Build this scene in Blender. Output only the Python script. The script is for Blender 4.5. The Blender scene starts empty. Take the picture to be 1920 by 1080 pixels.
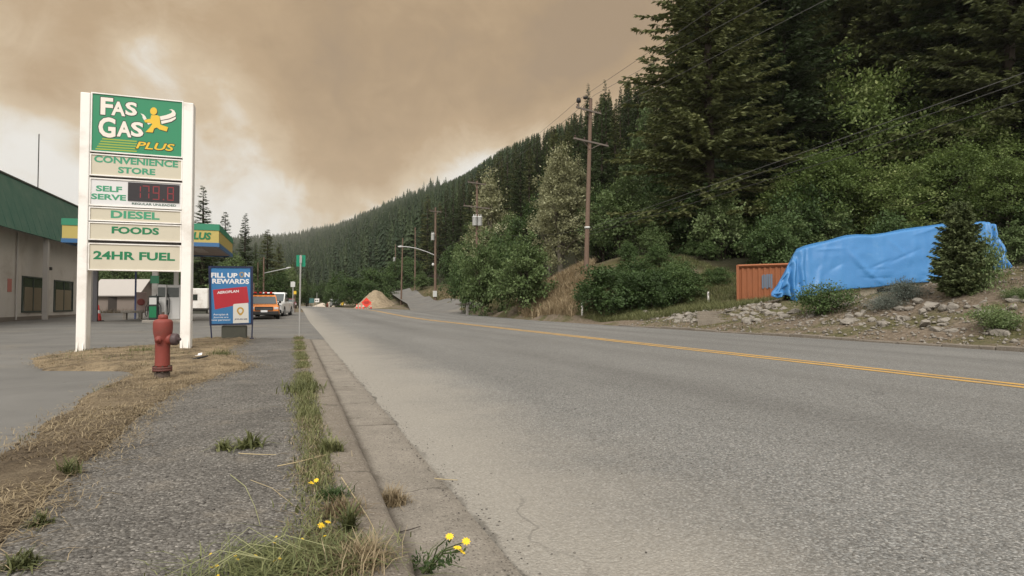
import bpy, math, random
import numpy as np
from mathutils import Vector, Matrix, noise as mnoise

S = bpy.context.scene
COL = S.collection
rad = math.radians

# ------------------------------------------------------------------ camera
H_EYE, FPX, YAW, PITCH = 1.0, 1140.0, 19.65, 1.607
cam_d = bpy.data.cameras.new('camera')
cam = bpy.data.objects.new('camera', cam_d)
COL.objects.link(cam)
cam.location = (0, 0, H_EYE)
cam.rotation_euler = (rad(90 + PITCH), 0, rad(-YAW))
cam_d.lens = FPX / 1920 * 36
cam_d.sensor_width = 36
cam_d.clip_start = 0.05
cam_d.clip_end = 9000
S.camera = cam
CM = Matrix.Rotation(rad(-YAW), 3, 'Z') @ Matrix.Rotation(rad(90 + PITCH), 3, 'X')

def ray(px, py):
    """unit-depth ray of a photograph pixel (1920x1080)"""
    return CM @ Vector(((px - 960) / FPX, -(py - 540) / FPX, -1))
def at(px, py, d):
    return Vector((0, 0, H_EYE)) + ray(px, py) * d
def on_z(px, py, z):
    r = ray(px, py); return Vector((0, 0, H_EYE)) + r * ((z - H_EYE) / r.z)
def on_y(px, py, y):
    r = ray(px, py); return Vector((0, 0, H_EYE)) + r * (y / r.y)
def on_x(px, py, x):
    r = ray(px, py); return Vector((0, 0, H_EYE)) + r * (x / r.x)

# ------------------------------------------------------------------ light
SUN_EL, SUN_AZ = 48.0, 206.0          # azimuth clockwise from +Y: behind the camera, a little to its left
sd = Vector((math.sin(rad(SUN_AZ)) * math.cos(rad(SUN_EL)), math.cos(rad(SUN_AZ)) * math.cos(rad(SUN_EL)), math.sin(rad(SUN_EL))))
sun_d = bpy.data.lights.new('sun', 'SUN')
sun_d.energy = 2.75
sun_d.angle = rad(22)
sun_d.color = (1.0, 0.96, 0.905)
sun = bpy.data.objects.new('sun', sun_d)
COL.objects.link(sun)
sun.rotation_euler = sd.to_track_quat('Z', 'Y').to_euler()

S.view_settings.view_transform = 'Standard'
S.view_settings.look = 'None'
S.view_settings.exposure = 0.0
S.view_settings.gamma = 1.0
S.view_settings.use_curve_mapping = False
S.render.engine = 'CYCLES'
S.cycles.use_denoising = True
S.cycles.max_bounces = 5
S.cycles.diffuse_bounces = 3
S.cycles.glossy_bounces = 2
S.cycles.transmission_bounces = 2
S.cycles.transparent_max_bounces = 6
S.cycles.volume_bounces = 0

class NT:
    """small node-tree writer"""
    def __init__(s, tree):
        s.t = tree; s.n = tree.nodes; s.l = tree.links
    def add(s, typ, **kw):
        n = s.n.new(typ)
        for k, v in kw.items():
            setattr(n, k, v)
        return n
    def put(s, sock, v):
        if v is None: return
        if isinstance(v, bpy.types.NodeSocket): s.l.new(v, sock)
        elif isinstance(v, (tuple, list)) and len(v) == 3 and sock.type == 'RGBA': sock.default_value = (*v, 1)
        else: sock.default_value = v
    def math(s, op, a, b=None, c=None, clamp=False):
        n = s.add('ShaderNodeMath', operation=op, use_clamp=clamp)
        for i, v in enumerate((a, b, c)):
            if v is not None: s.put(n.inputs[i], v)
        return n.outputs[0]
    def vmath(s, op, a, b=None, out=0, scale=None):
        n = s.add('ShaderNodeVectorMath', operation=op)
        s.put(n.inputs[0], a)
        if b is not None: s.put(n.inputs[1], b)
        if scale is not None: s.put(n.inputs[3], scale)
        return n.outputs[out]
    def noise(s, vec, scale, detail=4, rough=.55, out=0, dist=0):
        n = s.add('ShaderNodeTexNoise')
        if vec is not None: s.put(n.inputs['Vector'], vec)
        n.inputs['Scale'].default_value = scale; n.inputs['Detail'].default_value = detail
        n.inputs['Roughness'].default_value = rough; n.inputs['Distortion'].default_value = dist
        return n.outputs[out]
    def voro(s, vec, scale, feature='F1', out='Color'):
        n = s.add('ShaderNodeTexVoronoi', feature=feature)
        if vec is not None: s.put(n.inputs['Vector'], vec)
        n.inputs['Scale'].default_value = scale
        return n.outputs[out]
    def ramp(s, fac, stops, interp='LINEAR'):
        n = s.add('ShaderNodeValToRGB'); s.put(n.inputs[0], fac)
        e = n.color_ramp.elements; n.color_ramp.interpolation = interp
        while len(e) < len(stops): e.new(.5)
        for k, (p, c) in enumerate(stops):
            e[k].position = p
            e[k].color = (*c, 1) if isinstance(c, (tuple, list)) else (c, c, c, 1)
        return n.outputs[0]
    def mix(s, fac, a, b, mode='MIX'):
        n = s.add('ShaderNodeMix', data_type='RGBA', blend_type=mode)
        s.put(n.inputs[0], fac); s.put(n.inputs[6], a); s.put(n.inputs[7], b)
        return n.outputs[2]
    def rng(s, v, a, b, c=0., d=1., smooth=False):
        n = s.add('ShaderNodeMapRange', interpolation_type='SMOOTHSTEP' if smooth else 'LINEAR')
        for i, x in enumerate((v, a, b, c, d)): s.put(n.inputs[i], x)
        return n.outputs[0]
    def bump(s, h, strength=.4, dist=.01, normal=None):
        n = s.add('ShaderNodeBump'); n.inputs['Strength'].default_value = strength
        n.inputs['Distance'].default_value = dist; s.put(n.inputs['Height'], h)
        if normal is not None: s.put(n.inputs['Normal'], normal)
        return n.outputs[0]

# ------------------------------------------------------------------ sky: wildfire smoke in front, brighter thin haze behind
W = bpy.data.worlds.new('World'); S.world = W; W.use_nodes = True
T_ = NT(W.node_tree); W.node_tree.nodes.clear()
tc = T_.add('ShaderNodeTexCoord').outputs['Generated']
def sky_dir(px, py):
    return tuple(ray(px, py).normalized())
warp = T_.vmath('SUBTRACT', T_.noise(tc, 2.6, 5, .55, out=1), (.5, .5, .5))
nv = T_.vmath('NORMALIZE', T_.vmath('ADD', tc, T_.vmath('SCALE', warp, scale=.24)))
BLOBS = [(70, 50, 170, .42), (210, 30, 110, .16), (610, 190, 170, .30), (740, 100, 200, .30), (930, 50, 230, .30), (1130, 60, 200, .34), (1240, 20, 160, .2),
         (640, 330, 110, .34), (740, 270, 130, .22), (880, 180, 120, .22), (560, 60, 150, .18), (480, 20, 150, .14), (1040, 150, 100, .26), (1120, 120, 90, .2), (1500, -200, 500, .5),
         (300, -250, 300, .3), (850, -300, 450, .35), (600, 420, 80, .16), (130, 140, 60, .22), (520, 260, 70, .12), (250, 215, 60, .10),
         (40, 310, 170, -.22), (440, 390, 90, -.12), (330, 170, 90, -.06), (900, 320, 120, -.42), (1040, 225, 60, -.16), (800, 400, 80, -.16), (275, 90, 50, -.30), (1060, 260, 60, -.1), (430, 330, 80, -.03)]
dens = T_.math('ADD', .19, 0.0)
for bx, by, br, amp in BLOBS:
    k = 2.6 * (FPX / br) ** 2
    d = T_.vmath('DOT_PRODUCT', nv, sky_dir(bx, by), out=1)
    g = T_.math('EXPONENT', T_.math('MULTIPLY', T_.math('SUBTRACT', d, 1.0), k))
    dens = T_.math('MULTIPLY_ADD', g, amp, dens)
n1 = T_.noise(tc, 4.0, 7, .56, dist=.5)
n2 = T_.noise(T_.vmath('MULTIPLY', tc, (1, 1, 2.2)), 9.0, 6, .6)
dens = T_.math('ADD', dens, T_.math('MULTIPLY', T_.math('SUBTRACT', n1, .5), 1.05))
dens = T_.math('ADD', dens, T_.math('MULTIPLY', T_.math('SUBTRACT', n2, .5), .42))
n3 = T_.noise(T_.vmath('ADD', tc, T_.vmath('SCALE', warp, scale=.10)), 15.0, 6, .58, dist=.8)
dens = T_.math('ADD', dens, T_.math('MULTIPLY', T_.math('SUBTRACT', n3, .5), .5))
dens = T_.math('MULTIPLY_ADD', dens, 1.32, -.20)
smoke = T_.ramp(T_.math('MULTIPLY', dens, .6), [(0.0, (.89, .86, .80)), (.15, (.82, .76, .66)), (.32, (.68, .535, .36)), (.58, (.515, .365, .215)), (.82, (.435, .305, .178)), (1.0, (.385, .275, .17))])
# brighter towards the sun, behind the camera
sdot = T_.vmath('DOT_PRODUCT', tc, tuple(sd), out=1)
smoke = T_.mix(T_.rng(sdot, -.2, .45, 0, 1, True), smoke, (.74, .715, .68))
gain = T_.rng(sdot, -.15, .9, 1.0, 2.1, True)
smoke = T_.vmath('SCALE', smoke, scale=gain)
b1 = T_.add('ShaderNodeBackground'); T_.put(b1.inputs[0], smoke); b1.inputs[1].default_value = 1.0
sky = T_.add('ShaderNodeTexSky', sky_type='NISHITA', sun_disc=False)
sky.sun_elevation = rad(SUN_EL); sky.sun_rotation = rad(SUN_AZ); sky.dust_density = 4; sky.air_density = 1
b2 = T_.add('ShaderNodeBackground'); T_.put(b2.inputs[0], sky.outputs[0]); b2.inputs[1].default_value = .08
ms = T_.add('ShaderNodeMixShader'); ms.inputs[0].default_value = .05
T_.l.new(b1.outputs[0], ms.inputs[1]); T_.l.new(b2.outputs[0], ms.inputs[2])
wo = T_.add('ShaderNodeOutputWorld'); T_.l.new(ms.outputs[0], wo.inputs[0])

# ------------------------------------------------------------------ materials
MATS = {}
def new_mat(name):
    m = bpy.data.materials.new(name); m.use_nodes = True; m.node_tree.nodes.clear()
    t = NT(m.node_tree)
    return m, t
def finish(t, color, rough=.7, normal=None, metal=0., spec=.35, emit=None, estr=0.):
    p = t.add('ShaderNodeBsdfPrincipled')
    t.put(p.inputs['Base Color'], color); t.put(p.inputs['Roughness'], rough); t.put(p.inputs['Metallic'], metal)
    p.inputs['Specular IOR Level'].default_value = spec
    if normal is not None: t.put(p.inputs['Normal'], normal)
    if emit is not None:
        t.put(p.inputs['Emission Color'], emit); p.inputs['Emission Strength'].default_value = estr
    o = t.add('ShaderNodeOutputMaterial'); t.l.new(p.outputs[0], o.inputs[0])
    return p
def pos(t):
    return t.add('ShaderNodeNewGeometry').outputs['Position']
def mat(name, col, rough=.6, var=.12, scale=6., bump=.0, bscale=40., metal=0., dirt=None, dirt_amt=.35, spec=.35):
    """weathered paint or similar: base colour, soft variation, optional dirt blotches and fine bump"""
    if name in MATS: return MATS[name]
    m, t = new_mat(name)
    P = t.add('ShaderNodeTexCoord').outputs['Object']
    n = t.noise(P, scale, 5, .6)
    c = t.mix(t.math('MULTIPLY', n, var * 2, clamp=True), tuple(min(1, x * (1 + var * .5)) for x in col), tuple(x * (1 - var) for x in col))
    if dirt is not None:
        d = t.noise(P, scale * .45, 8, .68, dist=.4)
        c = t.mix(t.math('MULTIPLY', t.rng(d, .48, .72, 0, 1, True), dirt_amt), c, dirt)
    nm = t.bump(t.noise(P, bscale, 3), bump, .01) if bump else None
    rr = t.rng(n, .3, .7, max(.05, rough - .08), min(1, rough + .08))
    finish(t, c, rr, nm, metal, spec)
    MATS[name] = m
    return m

def foliage(name, a, b, c=None, trans=.22, rough=.6, hue_jit=.35):
    """leaf material: per-leaf 'tint' attribute, per-tree random, light passes through"""
    if name in MATS: return MATS[name]
    m, t = new_mat(name)
    at_ = t.add('ShaderNodeAttribute', attribute_name='tint').outputs['Fac']
    rnd = t.add('ShaderNodeObjectInfo').outputs['Random']
    f = t.math('ADD', t.math('MULTIPLY', at_, 1 - hue_jit), t.math('MULTIPLY', rnd, hue_jit))
    stops = [(0., a), (1., b)] if c is None else [(0., a), (.6, b), (1., c)]
    col = t.ramp(f, stops)
    p = t.add('ShaderNodeBsdfPrincipled')
    t.put(p.inputs['Base Color'], col); p.inputs['Roughness'].default_value = rough; p.inputs['Specular IOR Level'].default_value = .25
    tr = t.add('ShaderNodeBsdfTranslucent'); t.put(tr.inputs[0], t.mix(.5, col, tuple(min(1, x * 1.6) for x in b)))
    mx = t.add('ShaderNodeMixShader'); mx.inputs[0].default_value = trans
    t.l.new(p.outputs[0], mx.inputs[1]); t.l.new(tr.outputs[0], mx.inputs[2])
    o = t.add('ShaderNodeOutputMaterial'); t.l.new(mx.outputs[0], o.inputs[0])
    MATS[name] = m
    return m

# ------------------------------------------------------------------ object helpers
def tag(o, label=None, cat=None, group=None, kind=None):
    if label: o['label'] = label
    if cat: o['category'] = cat
    if group: o['group'] = group
    if kind: o['kind'] = kind
    return o
def empty(name, loc, label, cat, group=None, rz=0., scale=1.):
    o = bpy.data.objects.new(name, None); COL.objects.link(o)
    o.empty_display_size = .2
    o.location = loc; o.rotation_euler = (0, 0, rz); o.scale = (scale,) * 3 if not isinstance(scale, tuple) else scale
    return tag(o, label, cat, group)
def link(name, me, parent=None, loc=None):
    o = bpy.data.objects.new(name, me); COL.objects.link(o)
    if parent is not None: o.parent = parent
    if loc is not None: o.location = loc
    return o
def npmesh(name, V, F, m, tint=None, smooth=False):
    """mesh from numpy arrays; F is (n,3) or (n,4)"""
    V = np.asarray(V, np.float32); F = np.asarray(F, np.int32)
    me = bpy.data.meshes.new(name)
    me.vertices.add(len(V)); me.vertices.foreach_set('co', V.ravel())
    k = F.shape[1]
    me.loops.add(F.size); me.loops.foreach_set('vertex_index', F.ravel())
    me.polygons.add(len(F)); me.polygons.foreach_set('loop_start', np.arange(0, F.size, k, dtype=np.int32))
    me.polygons.foreach_set('loop_total', np.full(len(F), k, np.int32))
    if smooth: me.polygons.foreach_set('use_smooth', np.ones(len(F), bool))
    me.update(calc_edges=True)
    if tint is not None:
        a = me.attributes.new('tint', 'FLOAT', 'FACE'); a.data.foreach_set('value', np.asarray(tint, np.float32))
    if m is not None: me.materials.append(m)
    return me

class MB:
    """collects polygons; build() links them as ONE mesh object"""
    def __init__(s): s.v = []; s.f = []; s.sm = []
    def poly(s, pts, smooth=False):
        b = len(s.v); s.v += [tuple(p) for p in pts]; s.f.append(list(range(b, b + len(pts)))); s.sm.append(smooth); return s
    def add(s, V, F, smooth=False):
        b = len(s.v); s.v += [tuple(p) for p in V]
        for f in F: s.f.append([i + b for i in f]); s.sm.append(smooth)
        return s
    def box(s, lo, hi, bev=0.):
        x0, y0, z0 = lo; x1, y1, z1 = hi
        if bev <= 0:
            V = [(x0, y0, z0), (x1, y0, z0), (x1, y1, z0), (x0, y1, z0), (x0, y0, z1), (x1, y0, z1), (x1, y1, z1), (x0, y1, z1)]
            return s.add(V, [(3, 2, 1, 0), (4, 5, 6, 7), (0, 1, 5, 4), (1, 2, 6, 5), (2, 3, 7, 6), (3, 0, 4, 7)])
        b = min(bev, (x1 - x0) / 2.01, (y1 - y0) / 2.01, (z1 - z0) / 2.01)
        def ring(z, i):
            return [(x0 + i, y0 + i + b - i if i < b else y0 + b, z)] if False else [
                (x0 + b, y0 + i, z), (x1 - b, y0 + i, z), (x1 - i, y0 + b, z), (x1 - i, y1 - b, z),
                (x1 - b, y1 - i, z), (x0 + b, y1 - i, z), (x0 + i, y1 - b, z), (x0 + i, y0 + b, z)]
        V = ring(z0, b) + ring(z0 + b, 0) + ring(z1 - b, 0) + ring(z1, b)
        F = [list(range(7, -1, -1)), list(range(24, 32))]
        for k in range(3):
            for i in range(8):
                j = (i + 1) % 8; F.append((k * 8 + i, k * 8 + j, k * 8 + 8 + j, k * 8 + 8 + i))
        return s.add(V, F)
    def tube(s, pts, r, n=8, cap=True, smooth=True):
        """swept circle through points; r is a number or one radius per point"""
        pts = [Vector(p) for p in pts]; rr = r if isinstance(r, (list, tuple)) else [r] * len(pts)
        V = []; ref = None
        for i, p in enumerate(pts):
            d = (pts[min(i + 1, len(pts) - 1)] - pts[max(i - 1, 0)]).normalized()
            if ref is None or abs(ref.dot(d)) > .95: ref = Vector((0, 0, 1)) if abs(d.z) < .9 else Vector((1, 0, 0))
            a = d.cross(ref).normalized(); b = d.cross(a)
            for k in range(n):
                th = 2 * math.pi * k / n; V.append(p + (a * math.cos(th) + b * math.sin(th)) * rr[i])
        F = []
        for i in range(len(pts) - 1):
            for k in range(n):
                j = (k + 1) % n; F.append((i * n + k, i * n + j, i * n + n + j, i * n + n + k))
        s.add(V, F, smooth)
        if cap:
            s.poly(V[:n]); s.poly(list(reversed(V[-n:])))
        return s
    def cyl(s, c, r, h, n=16, axis=(0, 0, 1), r2=None):
        a = Vector(axis).normalized(); c = Vector(c)
        return s.tube([c, c + a * h], [r, r if r2 is None else r2], n)
    def lathe(s, prof, c=(0, 0, 0), axis=(0, 0, 1), n=20, smooth=True):
        """profile of (radius, height) turned about axis"""
        a = Vector(axis).normalized(); u = a.orthogonal().normalized(); w = a.cross(u); c = Vector(c)
        V = []
        for r, h in prof:
            for k in range(n):
                th = 2 * math.pi * k / n; V.append(c + a * h + (u * math.cos(th) + w * math.sin(th)) * r)
        F = []
        for i in range(len(prof) - 1):
            for k in range(n):
                j = (k + 1) % n; F.append((i * n + k, i * n + j, i * n + n + j, i * n + n + k))
        s.add(V, F, smooth)
        s.poly(list(reversed(V[:n]))); s.poly(V[-n:])
        return s
    def prism(s, outline, vec, smooth=False):
        """outline polygon (3-D) pushed along vec"""
        A = [Vector(p) for p in outline]; v = Vector(vec); B = [p + v for p in A]; n = len(A)
        s.add(A + B, [list(range(n - 1, -1, -1)), list(range(n, 2 * n))] + [(i, (i + 1) % n, n + (i + 1) % n, n + i) for i in range(n)], smooth)
        return s
    def build(s, name, m, parent=None, origin=None, bevel=0., fixn=True):
        me = bpy.data.meshes.new(name)
        o = Vector(origin) if origin is not None else Vector((0, 0, 0))
        me.from_pydata([Vector(p) - o for p in s.v], [], s.f)
        me.polygons.foreach_set('use_smooth', s.sm)
        me.materials.append(m); me.update()
        if fixn:
            import bmesh
            bm = bmesh.new(); bm.from_mesh(me); bmesh.ops.recalc_face_normals(bm, faces=bm.faces); bm.to_mesh(me); bm.free()
        ob = link(name, me, parent)
        if parent is None and origin is not None: ob.location = o
        if bevel:
            b = ob.modifiers.new('bevel', 'BEVEL'); b.width = bevel; b.segments = 2; b.limit_method = 'ANGLE'
        return ob

def lettering(body, x0, z0, x1, z1, m, parent, place, depth=.004, bold=.02, shear=0., name='lettering', spacing=1., align='CENTER'):
    """words fitted to a box of the board's own plane; place maps (x, z, out) to the parent's space"""
    cu = bpy.data.curves.new('words', 'FONT'); cu.body = body; cu.offset = bold; cu.extrude = .5; cu.shear = shear
    cu.space_character = spacing; cu.align_x = align; cu.space_line = .82; cu.resolution_u = 3
    ob = bpy.data.objects.new('words', cu); COL.objects.link(ob)
    dg = bpy.context.evaluated_depsgraph_get()
    me = bpy.data.meshes.new_from_object(ob.evaluated_get(dg))
    bpy.data.objects.remove(ob); bpy.data.curves.remove(cu)
    xs = [v.co.x for v in me.vertices]; ys = [v.co.y for v in me.vertices]
    ax, bx, ay, by = min(xs), max(xs), min(ys), max(ys)
    for v in me.vertices:
        x = x0 + (v.co.x - ax) / (bx - ax) * (x1 - x0); z = z0 + (v.co.y - ay) / (by - ay) * (z1 - z0)
        v.co = Vector(place(x, z, depth * (v.co.z + .5)))
    me.materials.clear(); me.materials.append(m); me.name = name
    return link(name, me, parent)

def copy_tree(o, parent=None):
    c = o.copy(); COL.objects.link(c)
    if parent is not None: c.parent = parent
    for ch in o.children: copy_tree(ch, c)
    return c
# ------------------------------------------------------------------ lie of the land
def smooth(a, b, x):
    t = np.clip((np.asarray(x, float) - a) / (b - a), 0, 1); return t * t * (3 - 2 * t)
def grade(y):                       # the highway climbs half a metre ahead of the station
    return .5 * smooth(34, 80, y)
def bend(y):                        # beyond the side road the parking lane ends: the far edge moves in
    return -5.4 * smooth(60, 86, y)
def rmap(x, y):
    return x + bend(y) * (np.asarray(x, float) - XG) / (XR - XG)
XK0, XK1, XG, XC, XR = .20, .41, .80, 7.62, 14.75       # kerb back, kerb face, gutter edge, centre line, far road edge
CTRL = [(14.8, y, float(grade(y)) + .02) for y in (-30, -15, 0, 10, 20, 30, 40, 50, 60, 75, 95, 120, 160, 220)]
CTRL += [(16.0, y, float(grade(y)) + .06) for y in (-20, 0, 10, 20, 30, 40, 50)]
CTRL += [(21, 14.1, 1.9), (18, 14, .75), (24, 12, 2.5), (24, 5, 2.5), (20, 4, 1.8), (17.3, 4, .5), (19.5, 20.6, 1.2), (28.7, 17.4, 2.3), (24, 19, 1.5), (21.8, 19, 1.32), (20.5, 19.8, 1.18), (23, 18, 1.42), (26, 17.2, 1.85),
         (16.3, 20, .22), (18.5, 23.6, .68), (17.5, 28, .5), (20, 30, .9), (24, 27, 1.25), (30, 24, 2.1), (35, 20, 3.2), (19.8, 39.6, 3.2), (22, 42, 4.2),
         (19.8, 45, 2.8), (17, 47, .9), (18, 33, 1.1), (22, 35, 2.8), (17.5, 57.6, 1.2), (22, 62, 3), (20, 75, 2.2), (15.6, 75, 1.0), (17, 90, 1.8),
         (19.6, 86, 1.95), (19.5, 115, 3.1), (23, 141, 4.3), (28, 170, 5), (40, 40, 5), (40, 80, 6), (40, 120, 7), (60, 30, 6.5), (60, 90, 9), (60, 160, 11), (50, 0, 5), (60, -25, 8), (30, -25, 3)]
CT = np.array(CTRL)
def _k(r2): return np.where(r2 > 1e-9, r2 * np.log(r2 + 1e-12) * .5, 0.)
_n = len(CT)
_A = np.zeros((_n + 3, _n + 3))
_A[:_n, :_n] = _k(((CT[:, None, :2] - CT[None, :, :2]) ** 2).sum(2)) + np.eye(_n) * .3
_A[:_n, _n] = 1; _A[:_n, _n + 1:] = CT[:, :2]; _A[_n, :_n] = 1; _A[_n + 1:, :_n] = CT[:, :2].T
_w = np.linalg.solve(_A, np.concatenate([CT[:, 2], np.zeros(3)]))
def _tps(x, y):
    out = np.full(x.shape, _w[_n]) + _w[_n + 1] * x + _w[_n + 2] * y
    for i in range(_n):
        out += _w[i] * _k((x - CT[i, 0]) ** 2 + (y - CT[i, 1]) ** 2)
    return out
# skyline of the wooded mountain: photo column, row of the tree tops, distance of the ridge, distance of its foot
RIDGE = [(-900, 470, 2300, 420), (0, 455, 2500, 420), (300, 448, 2600, 420), (530, 434, 2600, 400), (600, 428, 2400, 340), (640, 420, 2100, 300), (680, 402, 1800, 250), (720, 386, 1500, 210), (760, 370, 1250, 185),
         (800, 354, 1050, 165), (840, 338, 880, 145), (870, 324, 740, 130), (900, 304, 600, 120), (930, 283, 490, 110), (960, 266, 400, 100), (990, 252, 330, 90),
         (1020, 240, 290, 84), (1050, 228, 255, 78), (1090, 200, 220, 72), (1130, 172, 190, 68), (1220, 130, 150, 60), (1320, 70, 125, 52), (1500, 20, 110, 45), (1920, -20, 100, 40), (3600, -20, 100, 40)]
RT = np.array([YAW + math.degrees(math.atan((r[0] - 960) / FPX)) for r in RIDGE])
RD = np.array([r[2] for r in RIDGE], float); RF = np.array([r[3] for r in RIDGE], float)
RE = np.array([((ray(r[0], r[1]).z) / math.hypot(ray(r[0], r[1]).x, ray(r[0], r[1]).y)) for r in RIDGE])
RZ = np.maximum(RE * RD - 21.0, 4.0)
for _i, _r in enumerate(RIDGE):
    if _r[0] >= 1090: RZ[_i] = {1090: 46., 1130: 36., 1220: 18., 1320: 11.}.get(_r[0], 9.)
def hill(x, y):
    r = np.hypot(x, y); th = np.degrees(np.arctan2(x, y))
    R = np.interp(th, RT, RD); f = np.interp(th, RT, RF); z = np.interp(th, RT, RZ)
    z = z * (1 - smooth(70, 110, th)) * (1 - smooth(-50, -80, th) * 0)
    t = (r - f) / (R - f)
    up = np.clip(t, 0, 1)
    return z * np.where(t > 1, 1 - .25 * np.clip(t - 1, 0, 1), up ** 1.05) * np.where(np.abs(th) > 100, 0, 1)
def ground_z(x, y):
    x = np.atleast_1d(np.asarray(x, float)); y = np.atleast_1d(np.asarray(y, float))
    x, y = np.broadcast_arrays(x, y)
    e = XR + bend(y)
    near = _tps(np.clip(np.maximum(x, 14.8), 14.8, 60), np.clip(y, -28, 200))
    w = smooth(0.1, 1.0, x - e)
    base = grade(y) - .07
    fade = 1 - smooth(90, 300, np.hypot(x, y)) * .0
    z = base * (1 - w) + near * fade * w
    return z + hill(x, y)
def gz(x, y): return float(ground_z(x, y)[0])
def hit(px, py, dmin=8., dmax=160.):
    """where a photograph pixel meets the land right of the road"""
    r = ray(px, py); d = np.linspace(dmin, dmax, 1200)
    X = r.x * d; Y = r.y * d; Z = H_EYE + r.z * d
    g = ground_z(X, Y); i = np.nonzero((Z < g) & (X > XR + bend(Y) - .3))[0]
    k = i[0] if len(i) else 0
    return Vector((X[k], Y[k], g[k]))

rng = np.random.default_rng(7)
random.seed(7)

# ------------------------------------------------------------------ setting materials
def asphalt_mat():
    m, t = new_mat('chip seal asphalt'); P = pos(t)
    P2 = t.vmath('MULTIPLY', P, (1, 1, 0))
    v = t.voro(P2, 92, out='Color'); sep = t.add('ShaderNodeSeparateColor'); t.put(sep.inputs[0], v)
    stone = t.ramp(sep.outputs[0], [(0, .095), (.3, .156), (.62, .198), (.86, .248), (1, .335)])
    dark = t.voro(P2, 92, out='Distance')
    stone = t.mix(t.rng(dark, .45, .75, 0, .45), stone, (.07, .066, .06))
    tint = t.mix(1.0, stone, t.mix(sep.outputs[1], (1.05, 1.0, .91), (1.0, 1.0, .95)), 'MULTIPLY')
    fine = t.noise(P2, 210, 3, .7)
    tint = t.mix(1.0, tint, t.ramp(fine, [(.3, .7), (.7, 1.25)]), 'MULTIPLY')
    big = t.noise(t.vmath('MULTIPLY', P2, (1.0, .18, 0)), .55, 5, .6)
    tint = t.mix(1.0, tint, t.ramp(big, [(.3, .80), (.7, 1.12)]), 'MULTIPLY')
    sx = t.add('ShaderNodeSeparateXYZ'); t.put(sx.inputs[0], P)
    # pale dust washed along the gutter
    wob = t.math('MULTIPLY', t.math('SUBTRACT', t.noise(P2, .9, 5, .6), .5), 1.5)
    dx = t.math('ADD', sx.outputs[0], wob)
    dust = t.rng(dx, .9, 2.5, .66, 0, True)
    dn = t.noise(P2, 55, 4, .7)
    dustc = t.mix(1.0, (.33, .302, .255), t.ramp(dn, [(.25, .72), (.75, 1.22)]), 'MULTIPLY')
    c = t.mix(dust, tint, dustc)
    # wheel tracks a little darker
    for cx, wd in ((4.2, .45), (6.1, .40), (9.4, .4), (11.2, .45)):
        tr = t.math('EXPONENT', t.math('MULTIPLY', t.math('POWER', t.math('DIVIDE', t.math('SUBTRACT', sx.outputs[0], cx), wd), 2.0), -1.0))
        c = t.mix(t.math('MULTIPLY', tr, .26), c, (.08, .075, .068))
    # grit line where the asphalt meets the gutter pan
    jw = t.math('ADD', sx.outputs[0], t.math('MULTIPLY', t.math('SUBTRACT', t.noise(P2, 3.2, 6, .65), .5), .16))
    j = t.rng(t.math('ABSOLUTE', t.math('SUBTRACT', jw, .80)), .008, .03, .75, 0, True)
    j = t.math('MULTIPLY', j, t.rng(t.noise(P2, 1.7, 4), .35, .62, .15, 1))
    c = t.mix(j, c, (.05, .043, .034))
    # long thin cracks
    cr = t.add('ShaderNodeTexVoronoi', feature='DISTANCE_TO_EDGE'); t.put(cr.inputs['Vector'], t.vmath('ADD', P2, t.vmath('SCALE', t.noise(P2, 1.3, 4, out=1), scale=.9))); cr.inputs['Scale'].default_value = .16
    ck = t.math('MULTIPLY', t.rng(cr.outputs[0], .0008, .0020, .34, 0), t.rng(t.noise(P2, .4, 2), .46, .6, 0, 1))
    c = t.mix(ck, c, (.03, .028, .026))
    nm = t.bump(t.math('ADD', t.math('MULTIPLY', dark, -1.0), t.math('MULTIPLY', fine, .4)), .55, .012)
    finish(t, c, .86, nm, spec=.25); return m
def path_mat():
    m, t = new_mat('gravelly path asphalt'); P = t.vmath('MULTIPLY', pos(t), (1, 1, 0))
    v = t.voro(P, 78); sep = t.add('ShaderNodeSeparateColor'); t.put(sep.inputs[0], v)
    d = t.voro(P, 78, out='Distance')
    c = t.ramp(sep.outputs[0], [(0, .075), (.35, .125), (.7, .158), (.9, .20), (1, .30)])
    c = t.mix(t.rng(d, .4, .72, 0, .45), c, (.06, .056, .05))
    f = t.noise(P, 260, 3, .7)
    c = t.mix(1.0, c, t.ramp(f, [(.3, .72), (.7, 1.25)]), 'MULTIPLY')
    c = t.mix(1.0, c, t.ramp(t.noise(P, 1.6, 6, .62), [(.3, .78), (.7, 1.2)]), 'MULTIPLY')
    c = t.mix(1.0, c, (1.07, 1.0, .895), 'MULTIPLY')
    dust = t.rng(t.noise(P, 2.4, 7, .7), .52, .72, 0, .5, True)
    c = t.mix(dust, c, (.23, .20, .16))
    h = t.math('ADD', t.math('MULTIPLY', d, -1.), t.math('MULTIPLY', t.noise(P, 22, 5, .6), 2.2))
    finish(t, c, .92, t.bump(h, .8, .014), spec=.2); return m
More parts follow.
